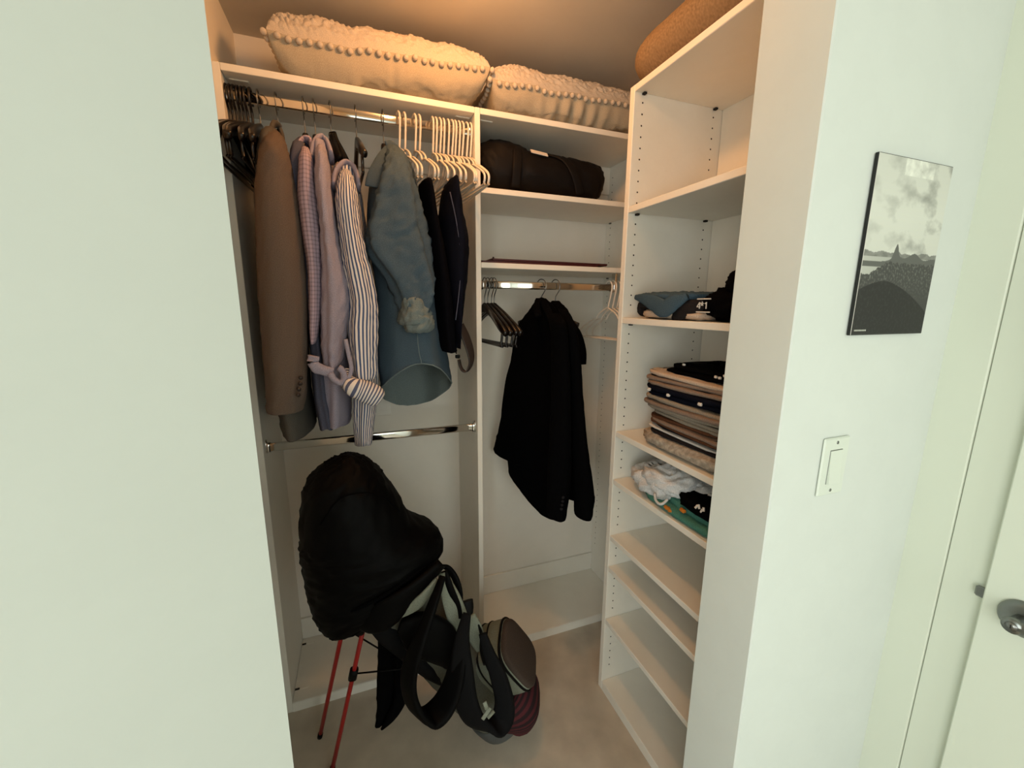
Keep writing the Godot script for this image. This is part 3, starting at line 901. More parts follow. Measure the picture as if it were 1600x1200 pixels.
	collar(t, [Vector3(0.3091, 1.8448, 0.43), Vector3(0.3145, 1.8793, 0.42), Vector3(0.3282, 1.9062, 0.41), Vector3(0.3466, 1.9217, 0.4), Vector3(0.364, 1.9147, 0.4), Vector3(0.375, 1.8882, 0.41), Vector3(0.3781, 1.8502, 0.42)], 0.0075, 0.030, M.lilac)
	# empty trouser hanger
	wood_hanger("glossy dark brown wooden hanger, empty, between the striped shirt and the denim shirt", Vector3(0.3844, ROD_HIGH, ROD_Z), "", 0.05, null, true, 0.19)
	# denim shirt
	hx = 0.4676
	suit_hanger("dark hanger with steel hook holding the denim shirt", Vector3(hx, ROD_HIGH, ROD_Z))
	t = thing("denim_shirt", "faded blue denim shirt with rolled sleeve and curved hem, right of the striped shirt", "shirt")
	st = mb()
	loft(st, [[0.4884, 2.0079, 0.31, 0.0219, 0.05], [0.4915, 1.9813, 0.31, 0.0418, 0.1], [0.4938, 1.9289, 0.31, 0.0666, 0.14], [0.4903, 1.8389, 0.31, 0.086, 0.165], [0.4978, 1.7164, 0.31, 0.0984, 0.165], [0.5149, 1.5895, 0.31, 0.1017, 0.165], [0.5254, 1.457, 0.31, 0.1129, 0.165], [0.5314, 1.3426, 0.31, 0.1229, 0.165], [0.5377, 1.291, 0.31, 0.1274, 0.165], [0.5394, 1.272, 0.31, 0.1301, 0.165]], 0.035, 5, 2.2, 0.004, 1, 0.050, 1.0, 48)
	part("body", st, M.denim_light, t)
	st = mb()
	var q = loft(mb(), [[0.4884, 2.0079, 0.31, 0.0219, 0.05], [0.4915, 1.9813, 0.31, 0.0418, 0.1], [0.4938, 1.9289, 0.31, 0.0666, 0.14], [0.4903, 1.8389, 0.31, 0.086, 0.165], [0.4978, 1.7164, 0.31, 0.0984, 0.165], [0.5149, 1.5895, 0.31, 0.1017, 0.165], [0.5254, 1.457, 0.31, 0.1129, 0.165], [0.5314, 1.3426, 0.31, 0.1229, 0.165], [0.5377, 1.291, 0.31, 0.1274, 0.165], [0.5394, 1.272, 0.31, 0.1301, 0.165]], 0.035, 5, 2.2, 0.004, 1, 0.050, 1.0, 48)
	tube(st, q[q.size() - 1], 0.0022, 6, 1, true)
	var line := []
	for i in range(q.size() - 14, q.size() - 1, 2):
		line.append(q[i][12] + Vector3(0, 0, 0.001))
	tube(st, line, 0.0014, 6, 2)
	part("hem_seam", st, M.seam, t)
	# lining side of the cloth, seen under the raised side seam
	st = mb()
	for i in range(q.size() - 14, q.size() - 1):
		var ctr := Vector3.ZERO
		for k in q[i].size():
			ctr += q[i][k] / q[i].size()
		for k in q[i].size():
			var kk: int = (k + 1) % q[i].size()
			var inn := []
			for e in [q[i][k], q[i][kk], q[i + 1][kk], q[i + 1][k]]:
				var d: Vector3 = Vector3(ctr.x - e.x, 0, ctr.z - e.z).normalized() * 0.002
				inn.append(e + d)
			quad(st, inn[0], inn[1], inn[2], inn[3], ctr + Vector3(0, 0, 0))
	part("lining", st, M.denim_inside, t)
	st = mb()
	loft(st, [[0.4956, 1.9831, 0.38, 0.0233, 0.025], [0.4938, 1.9524, 0.42, 0.033, 0.045], [0.4913, 1.9095, 0.45, 0.0417, 0.055], [0.4875, 1.8594, 0.47, 0.0525, 0.062], [0.4846, 1.8054, 0.47, 0.0669, 0.062], [0.4817, 1.7505, 0.47, 0.0797, 0.062], [0.4819, 1.7043, 0.47, 0.0897, 0.062], [0.4902, 1.6578, 0.47, 0.0879, 0.062], [0.5133, 1.6013, 0.47, 0.0729, 0.062], [0.5257, 1.5527, 0.47, 0.0609, 0.062], [0.5278, 1.5131, 0.47, 0.0493, 0.062], [0.5246, 1.4871, 0.47, 0.0392, 0.062]], 0.15, 5, 3.3, 0.010, 3, 0.0, 1.0, 40)
	part("sleeve", st, M.denim_light, t)
	st = mb()
	loft(st, [[0.5104, 1.5326, 0.485, 0.0208, 0.045], [0.5161, 1.5268, 0.485, 0.0286, 0.055], [0.5223, 1.5032, 0.485, 0.0398, 0.055], [0.5235, 1.4794, 0.485, 0.046, 0.055], [0.5176, 1.4555, 0.485, 0.0431, 0.055], [0.5131, 1.4475, 0.485, 0.0312, 0.045]], 0.06, 4, 2.0, 0.010, 3, 0.0, 0.85, 44, 4)
	part("rolled_cuff", st, M.denim_inside, t)
	st = mb()
	loft(st, [[0.5336, 1.4855, 0.49, 0.0272, 0.04], [0.5335, 1.4756, 0.49, 0.0391, 0.05], [0.5329, 1.4556, 0.49, 0.0433, 0.05], [0.5311, 1.4355, 0.49, 0.0424, 0.05], [0.5305, 1.4255, 0.49, 0.0325, 0.04]], 0.07, 5, 0.4, 0.010, 3, 0.0, 0.85, 44, 4)
	part("cuff_roll", st, M.denim_inside, t)
	st = mb()
	sweep(st, [Vector3(0.4745, 1.9997, 0.36), Vector3(0.4607, 1.9654, 0.4), Vector3(0.4438, 1.9223, 0.43), Vector3(0.4303, 1.8826, 0.44), Vector3(0.4252, 1.8553, 0.44)], [0.010, 0.020, 0.026, 0.029, 0.030], 0.004, Vector3(1, 0.15, 0.35), 14, 0.5, 4)
	sweep(st, [Vector3(0.4707, 2.0011, 0.36), Vector3(0.4881, 2.0097, 0.34), Vector3(0.5083, 1.9965, 0.33), Vector3(0.5161, 1.9655, 0.36)], [0.014, 0.016, 0.014, 0.008], 0.004, Vector3.UP, 12, 0.8, 4)
	part("collar", st, M.denim_light, t)
	st = mb()
	tube(st, [Vector3(0.4482, 1.8528, 0.452), Vector3(0.4561, 1.8968, 0.45), Vector3(0.4668, 1.9465, 0.435), Vector3(0.4824, 1.9843, 0.4), Vector3(0.4996, 1.9891, 0.38)], 0.0018, 6, 4)
	part("collar_seam", st, M.seam, t)
	# white plastic hangers
	var px := [0.5159, 0.5343, 0.5674, 0.5821, 0.6268, 0.6375, 0.6506, 0.6636, 0.679, 0.6923, 0.7034, 0.7169, 0.7281, 0.744, 0.7577]
	var proto: Node3D
	for i in px.size():
		var lab: String = nth(14 - i) + " white plastic hanger counted from the middle panel, in the crowded row"
		if i < 4:
			lab = ["leftmost white plastic hanger, right beside the denim shirt", "second white plastic hanger from the denim shirt", "white plastic hanger carrying black trousers, nearer the denim shirt", "white plastic hanger carrying dark jeans, just before the crowded row"][i]
		var yaw: float = [-0.16, -0.13, -0.16, -0.14][i] if i < 4 else 0.02 + 0.05 * sin(i * 1.9) - 0.12
		yaw = -yaw
		if i == 0:
			proto = plastic_hanger(lab, Vector3(px[i], ROD_HIGH, ROD_Z), "", yaw)
		else:
			var c := again(proto, Vector3(px[i], ROD_HIGH, ROD_Z), lab, yaw)
			if i >= 4:
				c.set_meta("group", "white hangers crowded by the middle panel")
	# trousers
	t = thing("black_trousers", "black trousers folded over a white hanger beside the denim shirt", "trousers")
	st = mb()
	loft(st, [[0.5795, 1.8885, 0.38, 0.0133, 0.1], [0.5803, 1.8769, 0.38, 0.0205, 0.12], [0.5875, 1.8128, 0.38, 0.0245, 0.12], [0.6161, 1.6308, 0.38, 0.0298, 0.12], [0.6281, 1.5027, 0.38, 0.0329, 0.12], [0.6364, 1.392, 0.38, 0.0305, 0.12], [0.64, 1.3557, 0.38, 0.0245, 0.12]], 0.05, 4, 0.5, 0.004)
	part("leg", st, M.navy, t)
	t = thing("dark_jeans", "dark indigo jeans folded over a white hanger, rightmost trousers on the upper rail", "jeans")
	st = mb()
	loft(st, [[0.6595, 1.8992, 0.4, 0.0051, 0.09], [0.6593, 1.8855, 0.4, 0.0163, 0.115], [0.6607, 1.7947, 0.4, 0.0363, 0.115], [0.6678, 1.7141, 0.4, 0.0444, 0.115], [0.6676, 1.6101, 0.4, 0.0374, 0.115], [0.6647, 1.4813, 0.4, 0.0206, 0.115], [0.6615, 1.393, 0.4, 0.0061, 0.115], [0.6599, 1.3706, 0.4, 0.0044, 0.115]], 0.05, 4, 1.7, 0.005)
	part("leg", st, M.denim_dark, t)
	st = mb()
	tube(st, [Vector3(0.6361, 1.8449, 0.515), Vector3(0.6522, 1.7733, 0.515), Vector3(0.6628, 1.6991, 0.515), Vector3(0.6655, 1.6225, 0.515), Vector3(0.6579, 1.5438, 0.515), Vector3(0.646, 1.4637, 0.515)], 0.0016, 6, 3)
	part("seam", st, M.slate, t)
	# strap hanging from the jeans
	t = thing("leather_belt", "dark brown belt loop dangling below the dark jeans by the middle panel", "belt")
	st = mb()
	sweep(st, [Vector3(0.6733, 1.4446, 0.46), Vector3(0.6924, 1.4014, 0.46), Vector3(0.7073, 1.3531, 0.46), Vector3(0.7091, 1.3177, 0.46), Vector3(0.6975, 1.2915, 0.46), Vector3(0.6839, 1.2878, 0.46), Vector3(0.6729, 1.3016, 0.46), Vector3(0.6668, 1.3282, 0.46)], [0.016, 0.018, 0.016, 0.011, 0.007, 0.006, 0.006, 0.006], 0.0022, Vector3(1, 0.15, -0.5), 8, 0.4, 5)
	part("strap", st, M.leather, t)
	st = mb()
	sweep(st, [Vector3(0.6567, 1.3764, 0.46), Vector3(0.6583, 1.3482, 0.46)], 0.0022, 0.0022, Vector3.ZERO, 6, 1.0, 1)
	bx(st, Vector3(0.6625, 1.3393, 0.46), Vector3(0.016, 0.012, 0.008), 0.002)
	part("buckle", st, M.blackplastic, t)

# ---------------------------------------------------------------- right bay
func build_hanging_right():
	var xs := [0.8076, 0.8201, 0.8353, 0.8455]
	var first: Node3D
	for i in xs.size():
		var lab: String = ["dark wooden hanger half hidden behind the middle panel, first on the short rail", "second of the four dark wooden hangers on the short rail", "third of the four dark wooden hangers on the short rail", "dark wooden hanger nearest the black jackets on the short rail"][i]
		if i == 0:
			first = wood_hanger(lab, Vector3(xs[i], ROD_RIGHT, ROD_Z), "empty dark hangers on the short rail", 0.04)
		else:
			again(first, Vector3(xs[i], ROD_RIGHT, ROD_Z), lab, 0.04 + 0.03 * i)
	suit_hanger("wide black hanger inside the nearer black blazer", Vector3(1.0421, ROD_RIGHT, ROD_Z), 0.44)
	var t := thing("black_blazer", "black tailored jacket with sleeve buttons, nearer of the two on the short rail", "blazer")
	var st := mb()
	loft(st, [[0.0, 1.5385, -0.0022, 0.02, 0.016], [0.0, 1.5186, 0.0076, 0.03, 0.039], [0.0, 1.4885, 0.0071, 0.04, 0.0651], [0.0, 1.4401, -0.0047, 0.045, 0.1049], [0.0, 1.3753, -0.0109, 0.045, 0.1332], [0.0, 1.2697, -0.0156, 0.045, 0.1515], [0.0, 1.1598, -0.0284, 0.045, 0.175], [0.0, 0.981, -0.0396, 0.045, 0.193], [0.0, 0.8844, -0.0548, 0.045, 0.2087], [0.0, 0.8381, -0.0616, 0.045, 0.2108], [0.0, 0.8244, -0.0576, 0.045, 0.1878]], 0.035, 5, 0.6, 0.004)
	loft(st, [[0.0, 0.9337, -0.0311, 0.042, 0.1673], [0.0, 0.7927, -0.0128, 0.042, 0.1638], [0.0, 0.7439, -0.0075, 0.042, 0.1603], [0.0, 0.701, 0.0245, 0.042, 0.1296], [0.0, 0.6617, 0.0556, 0.042, 0.096], [0.0, 0.6395, 0.0833, 0.042, 0.0604]], 0.03, 5, 1.6, 0.003)
	var bd := part("body", st, M.black_cloth, t)
	bd.position = Vector3(1.042, 0, ROD_Z)
	bd.rotation.y = 0.44
	st = mb()
	loft(st, [[1.03, 1.4815, 0.44, 0.0166, 0.03], [1.0155, 1.4494, 0.5, 0.0211, 0.05], [1.0266, 1.3812, 0.5, 0.0269, 0.05], [1.0366, 1.2287, 0.5, 0.0313, 0.05], [1.0404, 1.0327, 0.5, 0.0392, 0.05], [1.0407, 0.8532, 0.5, 0.0437, 0.05], [1.0336, 0.7214, 0.5, 0.0346, 0.05], [1.0353, 0.7048, 0.5, 0.0255, 0.05]], 0.012, 4, 0.6, 0.003)
	part("sleeve", st, M.black_soft, t)
	st = mb()
	sweep(st, [Vector3(0.9876, 1.4689, 0.4), Vector3(0.9939, 1.5087, 0.36), Vector3(1.0363, 1.5335, 0.3), Vector3(1.0314, 1.5088, 0.36), Vector3(1.0117, 1.4592, 0.46), Vector3(1.0143, 1.3921, 0.49)], 0.014, 0.006, Vector3(0.8, 0.3, 0.4), 10, 0.8, 4)
	part("lapel", st, M.black_soft, t)
	buttons(t, [Vector3(1.0326, 0.8074, 0.552), Vector3(1.0305, 0.7923, 0.552), Vector3(1.0283, 0.7772, 0.552), Vector3(1.0261, 0.762, 0.552)], Vector3(-0.2, 0, 1).normalized(), 0.0055, M.charcoal)
	suit_hanger("slim dark hanger inside the farther black jacket", Vector3(1.1039, ROD_RIGHT, ROD_Z), 0.40)
	t = thing("black_jacket", "black knit jacket with ribbed cuff, behind the blazer and nearer the white hangers", "jacket")
	st = mb()
	loft(st, [[0.0, 1.5291, 0.0, 0.02, 0.0075], [0.0, 1.5038, 0.0103, 0.03, 0.0376], [0.0, 1.453, 0.0157, 0.04, 0.066], [0.0, 1.3502, 0.0246, 0.04, 0.0887], [0.0, 1.1918, 0.0306, 0.04, 0.1063], [0.0, 0.9737, 0.0424, 0.04, 0.1207], [0.0, 0.8032, 0.0477, 0.04, 0.1298], [0.0, 0.7247, 0.0586, 0.04, 0.1225]], 0.03, 5, 2.6, 0.004)
	bd = part("body", st, M.black_cloth, t)
	bd.position = Vector3(1.104, 0, ROD_Z)
	bd.rotation.y = 0.40
	st = mb()
	loft(st, [[1.0752, 1.4952, 0.42, 0.0106, 0.03], [1.0561, 1.449, 0.5, 0.0151, 0.045], [1.0734, 1.3684, 0.5, 0.0217, 0.045], [1.0876, 1.2736, 0.5, 0.022, 0.045], [1.1043, 1.1264, 0.5, 0.0227, 0.045], [1.1246, 0.9722, 0.5, 0.0274, 0.045], [1.1461, 0.8374, 0.5, 0.0338, 0.045], [1.155, 0.7683, 0.5, 0.0379, 0.045], [1.1533, 0.7412, 0.5, 0.0381, 0.045], [1.154, 0.6913, 0.5, 0.0329, 0.045], [1.1543, 0.6829, 0.5, 0.0248, 0.045]], 0.012, 4, 1.9, 0.003)
	part("sleeve", st, M.black_soft, t)
	st = mb()
	sweep(st, [Vector3(1.0689, 1.4588, 0.46), Vector3(1.1133, 1.4112, 0.46), Vector3(1.138, 1.3434, 0.46), Vector3(1.1402, 1.292, 0.46)], [0.012, 0.018, 0.020, 0.020], 0.012, Vector3(1, 0, 0), 12, 0.7, 4)
	part("hood_flap", st, M.black_soft, t)
	var px := [1.3672, 1.3894, 1.4118]
	var proto: Node3D
	for i in px.size():
		var lab: String = ["white plastic hanger on the short rail, nearest the black jackets", "middle white plastic hanger at the right end of the short rail", "white plastic hanger touching the shelf tower end of the short rail"][i]
		if i == 0:
			proto = plastic_hanger(lab, Vector3(px[i] - 0.015, ROD_RIGHT, ROD_Z), "white hangers at the end of the short rail", 0.1)
		else:
			again(proto, Vector3(px[i] - 0.015, ROD_RIGHT, ROD_Z), lab, 0.1 - 0.06 * i)

func build_shelf_things():
	# duffel bag on the upper shelf
	var t := thing("duffel_bag", "black-brown nylon duffel bag lying on the shelf under the pillow", "bag", Vector3(0.80, 1.9185, 0.17))
	var st := mb()
	sweep(st, [Vector3(0.0, 0.09, 0), Vector3(0.012, 0.093, 0), Vector3(0.06, 0.101, 0), Vector3(0.14, 0.102, 0), Vector3(0.20, 0.090, 0.005), Vector3(0.30, 0.086, 0.005), Vector3(0.38, 0.089, 0), Vector3(0.47, 0.087, 0), Vector3(0.515, 0.082, 0), Vector3(0.54, 0.078, 0), Vector3(0.55, 0.076, 0)], [0.04, 0.07, 0.098, 0.099, 0.086, 0.082, 0.086, 0.084, 0.074, 0.05, 0.02], [0.05, 0.09, 0.125, 0.13, 0.13, 0.13, 0.13, 0.125, 0.105, 0.07, 0.03], Vector3.UP, 36, 0.85, 5, false, 0.2, 0.012)
	part("body", st, M.nylon_brown, t)
	st = mb()
	sweep(st, [Vector3(0.13, 0.02, 0.125), Vector3(0.13, 0.09, 0.142), Vector3(0.14, 0.16, 0.11), Vector3(0.15, 0.195, 0.03)], 0.018, 0.004, Vector3.RIGHT, 8, 0.4, 4)
	part("strap", st, M.nylon_brown, t)
	st = mb()
	sweep(st, [Vector3(0.40, 0.02, 0.125), Vector3(0.37, 0.08, 0.140), Vector3(0.33, 0.14, 0.12), Vector3(0.26, 0.172, 0.06)], 0.016, 0.004, Vector3.RIGHT, 8, 0.4, 4)
	part("strap", st, M.nylon_brown, t)
	st = mb(false)
	sweep(st, [Vector3(0.195, 0.157, 0.112), Vector3(0.262, 0.150, 0.115)], 0.012, 0.0015, Vector3(0, 0.7, -0.75), 8, 0.3, 1)
	part("white_label", st, M.print_white, t)
	# dark red document case
	t = thing("document_case", "flat dark red document case on the shelf above the short rail", "folder", Vector3(1.05, 1.6635, 0.2))
	st = mb(false)
	sweep(st, [Vector3(-0.255, 0.005, 0.03), Vector3(0.235, 0.005, 0.03)], 0.0045, 0.085, Vector3.UP, 12, 0.3, 1)
	part("lower_cover", st, M.burgundy, t)
	st = mb(false)
	sweep(st, [Vector3(-0.21, 0.015, 0.01), Vector3(0.285, 0.013, 0.01)], 0.005, 0.095, Vector3(0, 1, 0), 12, 0.3, 1)
	part("upper_cover", st, M.burgundy, t)
	st = mb()
	ball(st, Vector3(-0.205, 0.022, 0.09), 0.004)
	part("clasp", st, M.leather, t)

# one folded garment: leaves of cloth whose fold faces the front; at = middle of its underside
func folded(called: String, label: String, category: String, at: Vector3, s: Vector3, m: Material, leaves := 3, sd := 1.0, dip := 0.0, m2: Material = null, group := "") -> Node3D:
	var t := thing(called, label, category, at, group)
	var h := s.y / leaves
	for k in leaves:
		var st := mb()
		var x := 0.008 * sin(sd * 5.0 + k * 1.7)
		var z := 0.010 * sin(sd * 3.0 + k * 2.1)
		lump(st, Vector3(x, h * k - h * 0.06, z), Vector3(s.x, h * 1.16, s.z), 0.005, sd + k, 0.36, 9.0, 60, 16)
		part("fold", st, m if (m2 == null or k % 2 == 0) else m2, t).rotation = Vector3(0.02 * sin(sd * 7.0 + k * 2.0), 0.04 * sin(sd * 9.0 + k), 0.0)
	return t

func build_folded():
	var g := "folded clothes stacked on the fourth tower shelf"
	# third shelf
	var t := thing("cream_shirt", "cream top peeking out at the bottom of the small pile on the third tower shelf", "shirt", Vector3(1.305, 1.4725, 0.805))
	var st := mb()
	lump(st, Vector3(0, 0, 0), Vector3(0.235, 0.034, 0.20), 0.006, 0.3, 0.6, 24.0, 44, 20)
	lump(st, Vector3(0.0, 0, 0.13), Vector3(0.23, 0.026, 0.09), 0.006, 2.3, 0.6, 24.0, 36, 16)
	part("cloth", st, M.cream_cloth, t)
	t = thing("charcoal_shirt", "charcoal top folded over the cream one on the third tower shelf", "shirt", Vector3(1.315, 1.4725, 0.795))
	st = mb()
	lump(st, Vector3(0, 0.026, 0), Vector3(0.245, 0.042, 0.245), 0.006, 1.3, 0.5, 20.0, 48, 24)
	lump(st, Vector3(0.01, 0.0, -0.112), Vector3(0.22, 0.062, 0.03), 0.004, 2.0, 0.6, 20.0, 32, 16)
	sweep(st, [Vector3(-0.115, 0.004, 0.075), Vector3(-0.12, 0.018, 0.10), Vector3(-0.118, 0.034, 0.135), Vector3(-0.10, 0.045, 0.17)], [0.012, 0.020, 0.022, 0.016], 0.008, Vector3(0, 1, -0.6), 14, 0.8, 5, false, 0.3, 0.003)
	part("cloth", st, M.charcoal, t)
	t = thing("blue_shirt", "faded blue t-shirt draped on top of the small pile on the third tower shelf", "t-shirt", Vector3(1.305, 1.523, 0.80))
	st = mb()
	lump(st, Vector3(0, 0, 0), Vector3(0.245, 0.030, 0.25), 0.006, 2.1, 0.5, 20.0, 56, 26)
	sweep(st, [Vector3(-0.112, 0.016, -0.10), Vector3(-0.120, 0.010, -0.05), Vector3(-0.124, -0.002, 0.0), Vector3(-0.127, -0.018, 0.05), Vector3(-0.124, 0.0, 0.09), Vector3(-0.115, 0.014, 0.125)], [0.008, 0.016, 0.024, 0.026, 0.022, 0.008], 0.006, Vector3.UP, 16, 0.8, 6, false, 0.3, 0.003)
	part("cloth", st, M.blue_tee, t)
	t = thing("black_shirt", "crumpled black printed t-shirt heaped at the right of the third tower shelf", "t-shirt", Vector3(1.30, 1.4725, 1.055))
	st = mb()
	lump(st, Vector3(0, 0, 0), Vector3(0.235, 0.088, 0.22), 0.016, 3.0, 0.75, 14.0, 48, 26)
	lump(st, Vector3(0.0, 0.05, 0.04), Vector3(0.22, 0.085, 0.19), 0.018, 5.0, 0.85, 14.0, 48, 26)
	part("cloth", st, M.black_soft, t)
	for y in [0.058, 0.025]:
		st = mb(false)
		bx(st, Vector3(-0.1185, y, -0.063), Vector3(0.004, 0.003, 0.045), 0.001)
		part("print_bar", st, M.print_white, t)
	var glyph := TextMesh.new()
	var fnt := SystemFont.new()
	fnt.font_names = PackedStringArray(["Droid Sans"])
	glyph.font = fnt
	glyph.text = "4*1"
	glyph.font_size = 16
	glyph.pixel_size = 0.0014
	glyph.depth = 0.002
	glyph.material = M.print_white
	var mi := MeshInstance3D.new()
	mi.name = "print_letters"
	mi.mesh = glyph
	mi.position = Vector3(-0.1195, 0.041, -0.066)
	mi.rotation = Vector3(0, -PI / 2, 0)
	t.add_child(mi)
	# fourth shelf, from the bottom of the stack up
	t = thing("fleece_throw", "pale mottled fleece at the very bottom of the tall stack on the fourth tower shelf", "fleece", Vector3(1.325, 1.0775, 0.93), g)
	st = mb()
	lump(st, Vector3(0, 0, 0), Vector3(0.27, 0.045, 0.40), 0.010, 9.0, 0.5, 60.0, 48, 20)
	part("cloth", st, M.fleece, t)
	folded("striped_shirt_folded", "black top with pale stripes, second from the bottom of the tall tower stack", "top", Vector3(1.335, 1.120, 0.93), Vector3(0.25, 0.026, 0.34), M.charcoal, 3, 0.9, 0.0, M.print_white, g)
	folded("brown_trousers", "rust brown folded trousers under the tan ones in the tower stack", "trousers", Vector3(1.335, 1.145, 0.94), Vector3(0.26, 0.034, 0.36), M.brown_cloth, 3, 1.9, 0.0, M.taupe, g)
	folded("tan_trousers", "grey-tan folded trousers directly on the brown ones in the tower stack", "trousers", Vector3(1.335, 1.178, 0.935), Vector3(0.265, 0.034, 0.36), M.tan, 3, 2.7, 0.0, null, g)
	folded("khaki_shorts", "khaki folded shorts directly under the navy printed ones in the tower stack", "shorts", Vector3(1.33, 1.210, 0.93), Vector3(0.275, 0.030, 0.37), M.taupe, 2, 3.4, 0.0, M.tan, g)
	t = folded("navy_shorts", "navy folded shorts with small white motifs in the middle of the tower stack", "shorts", Vector3(1.33, 1.239, 0.93), Vector3(0.28, 0.036, 0.37), M.denim_dark, 2, 4.2, 0.0, null, g)
	for q in [-0.13, -0.045, 0.075]:
		st = mb()
		lump(st, Vector3(-0.142, 0.014, q), Vector3(0.006, 0.009, 0.013), 0.002, q)
		part("white_motif", st, M.print_white, t)
	folded("taupe_sweater", "taupe folded sweater above the navy printed shorts in the tower stack", "sweater", Vector3(1.33, 1.274, 0.93), Vector3(0.28, 0.026, 0.37), M.taupe, 2, 5.0, 0.0, null, g)
	folded("cream_sweater", "thin cream folded top just beneath the black uppermost garment of the tower stack", "sweater", Vector3(1.335, 1.299, 0.93), Vector3(0.275, 0.014, 0.36), M.cream_cloth, 1, 5.6, 0.0, null, g)
	t = folded("black_sweater", "black folded top with tiny white flowers, uppermost of the tall tower stack", "sweater", Vector3(1.35, 1.312, 0.95), Vector3(0.24, 0.026, 0.30), M.black_soft, 2, 6.1, 0.0, null, g)
	for q in [Vector3(-0.10, 0.026, -0.08), Vector3(-0.122, 0.014, 0.06), Vector3(-0.122, 0.013, 0.073), Vector3(-0.118, 0.02, 0.085)]:
		st = mb()
		lump(st, q, Vector3(0.006, 0.007, 0.009), 0.001, q.z)
		part("white_flower", st, M.print_white, t)
	# fifth shelf
	t = thing("green_shirt", "green garment with orange flower prints spread on the fifth tower shelf under the white one", "shirt", Vector3(1.325, 0.8985, 0.95))
	st = mb()
	lump(st, Vector3(0, 0, 0), Vector3(0.275, 0.026, 0.40), 0.008, 2.0, 0.5, 30.0, 44, 14)
	lump(st, Vector3(0.01, 0.016, 0.05), Vector3(0.25, 0.03, 0.30), 0.008, 4.0, 0.5, 30.0, 40, 14)
	part("cloth", st, M.green_cloth, t)
	for q in [Vector3(-0.134, 0.010, -0.02), Vector3(-0.128, 0.030, 0.02), Vector3(-0.135, 0.014, -0.035)]:
		st = mb()
		lump(st, q, Vector3(0.010, 0.010, 0.022), 0.003, q.z)
		part("orange_print", st, M.orange_print, t)
	t = thing("white_shirt", "crumpled white t-shirt heaped at the left of the fifth tower shelf", "t-shirt", Vector3(1.305, 0.907, 0.80))
	st = mb()
	lump(st, Vector3(0, 0, 0), Vector3(0.245, 0.075, 0.21), 0.020, 6.0, 0.65, 8.0, 72, 40)
	lump(st, Vector3(-0.02, 0.03, 0.05), Vector3(0.20, 0.075, 0.19), 0.024, 8.0, 0.7, 8.0, 72, 40)
	lump(st, Vector3(0.02, 0.05, 0.15), Vector3(0.15, 0.035, 0.13), 0.014, 9.0, 0.7, 14.0, 48, 24)
	part("cloth", st, M.white_cloth, t)
	st = mb()
	tube(st, [Vector3(-0.125, 0.035, 0.07), Vector3(-0.134, 0.026, 0.085), Vector3(-0.138, 0.022, 0.105), Vector3(-0.134, 0.028, 0.118), Vector3(-0.12, 0.04, 0.12)], 0.004, 8, 4)
	part("collar", st, M.white_cloth, t)
	t = thing("black_shirt_rolled", "black top with a small white emblem lying on the green garment in the tower", "top", Vector3(1.315, 0.936, 1.02))
	st = mb()
	lump(st, Vector3(0, 0, 0), Vector3(0.245, 0.046, 0.20), 0.008, 12.0)
	part("cloth", st, M.black_soft, t)
	for q in [[0.030, -0.002, 0.35], [0.034, 0.012, -0.5], [0.027, 0.018, 0.2], [0.034, 0.027, -0.3]]:
		st = mb(false)
		sweep(st, [Vector3(-0.1215, q[0], q[1]), Vector3(-0.119, q[0] + 0.010, q[1] + 0.012 * q[2])], 0.003, 0.002, Vector3(0, 0, 1), 8, 0.5, 1)
		part("white_emblem", st, M.print_white, t)

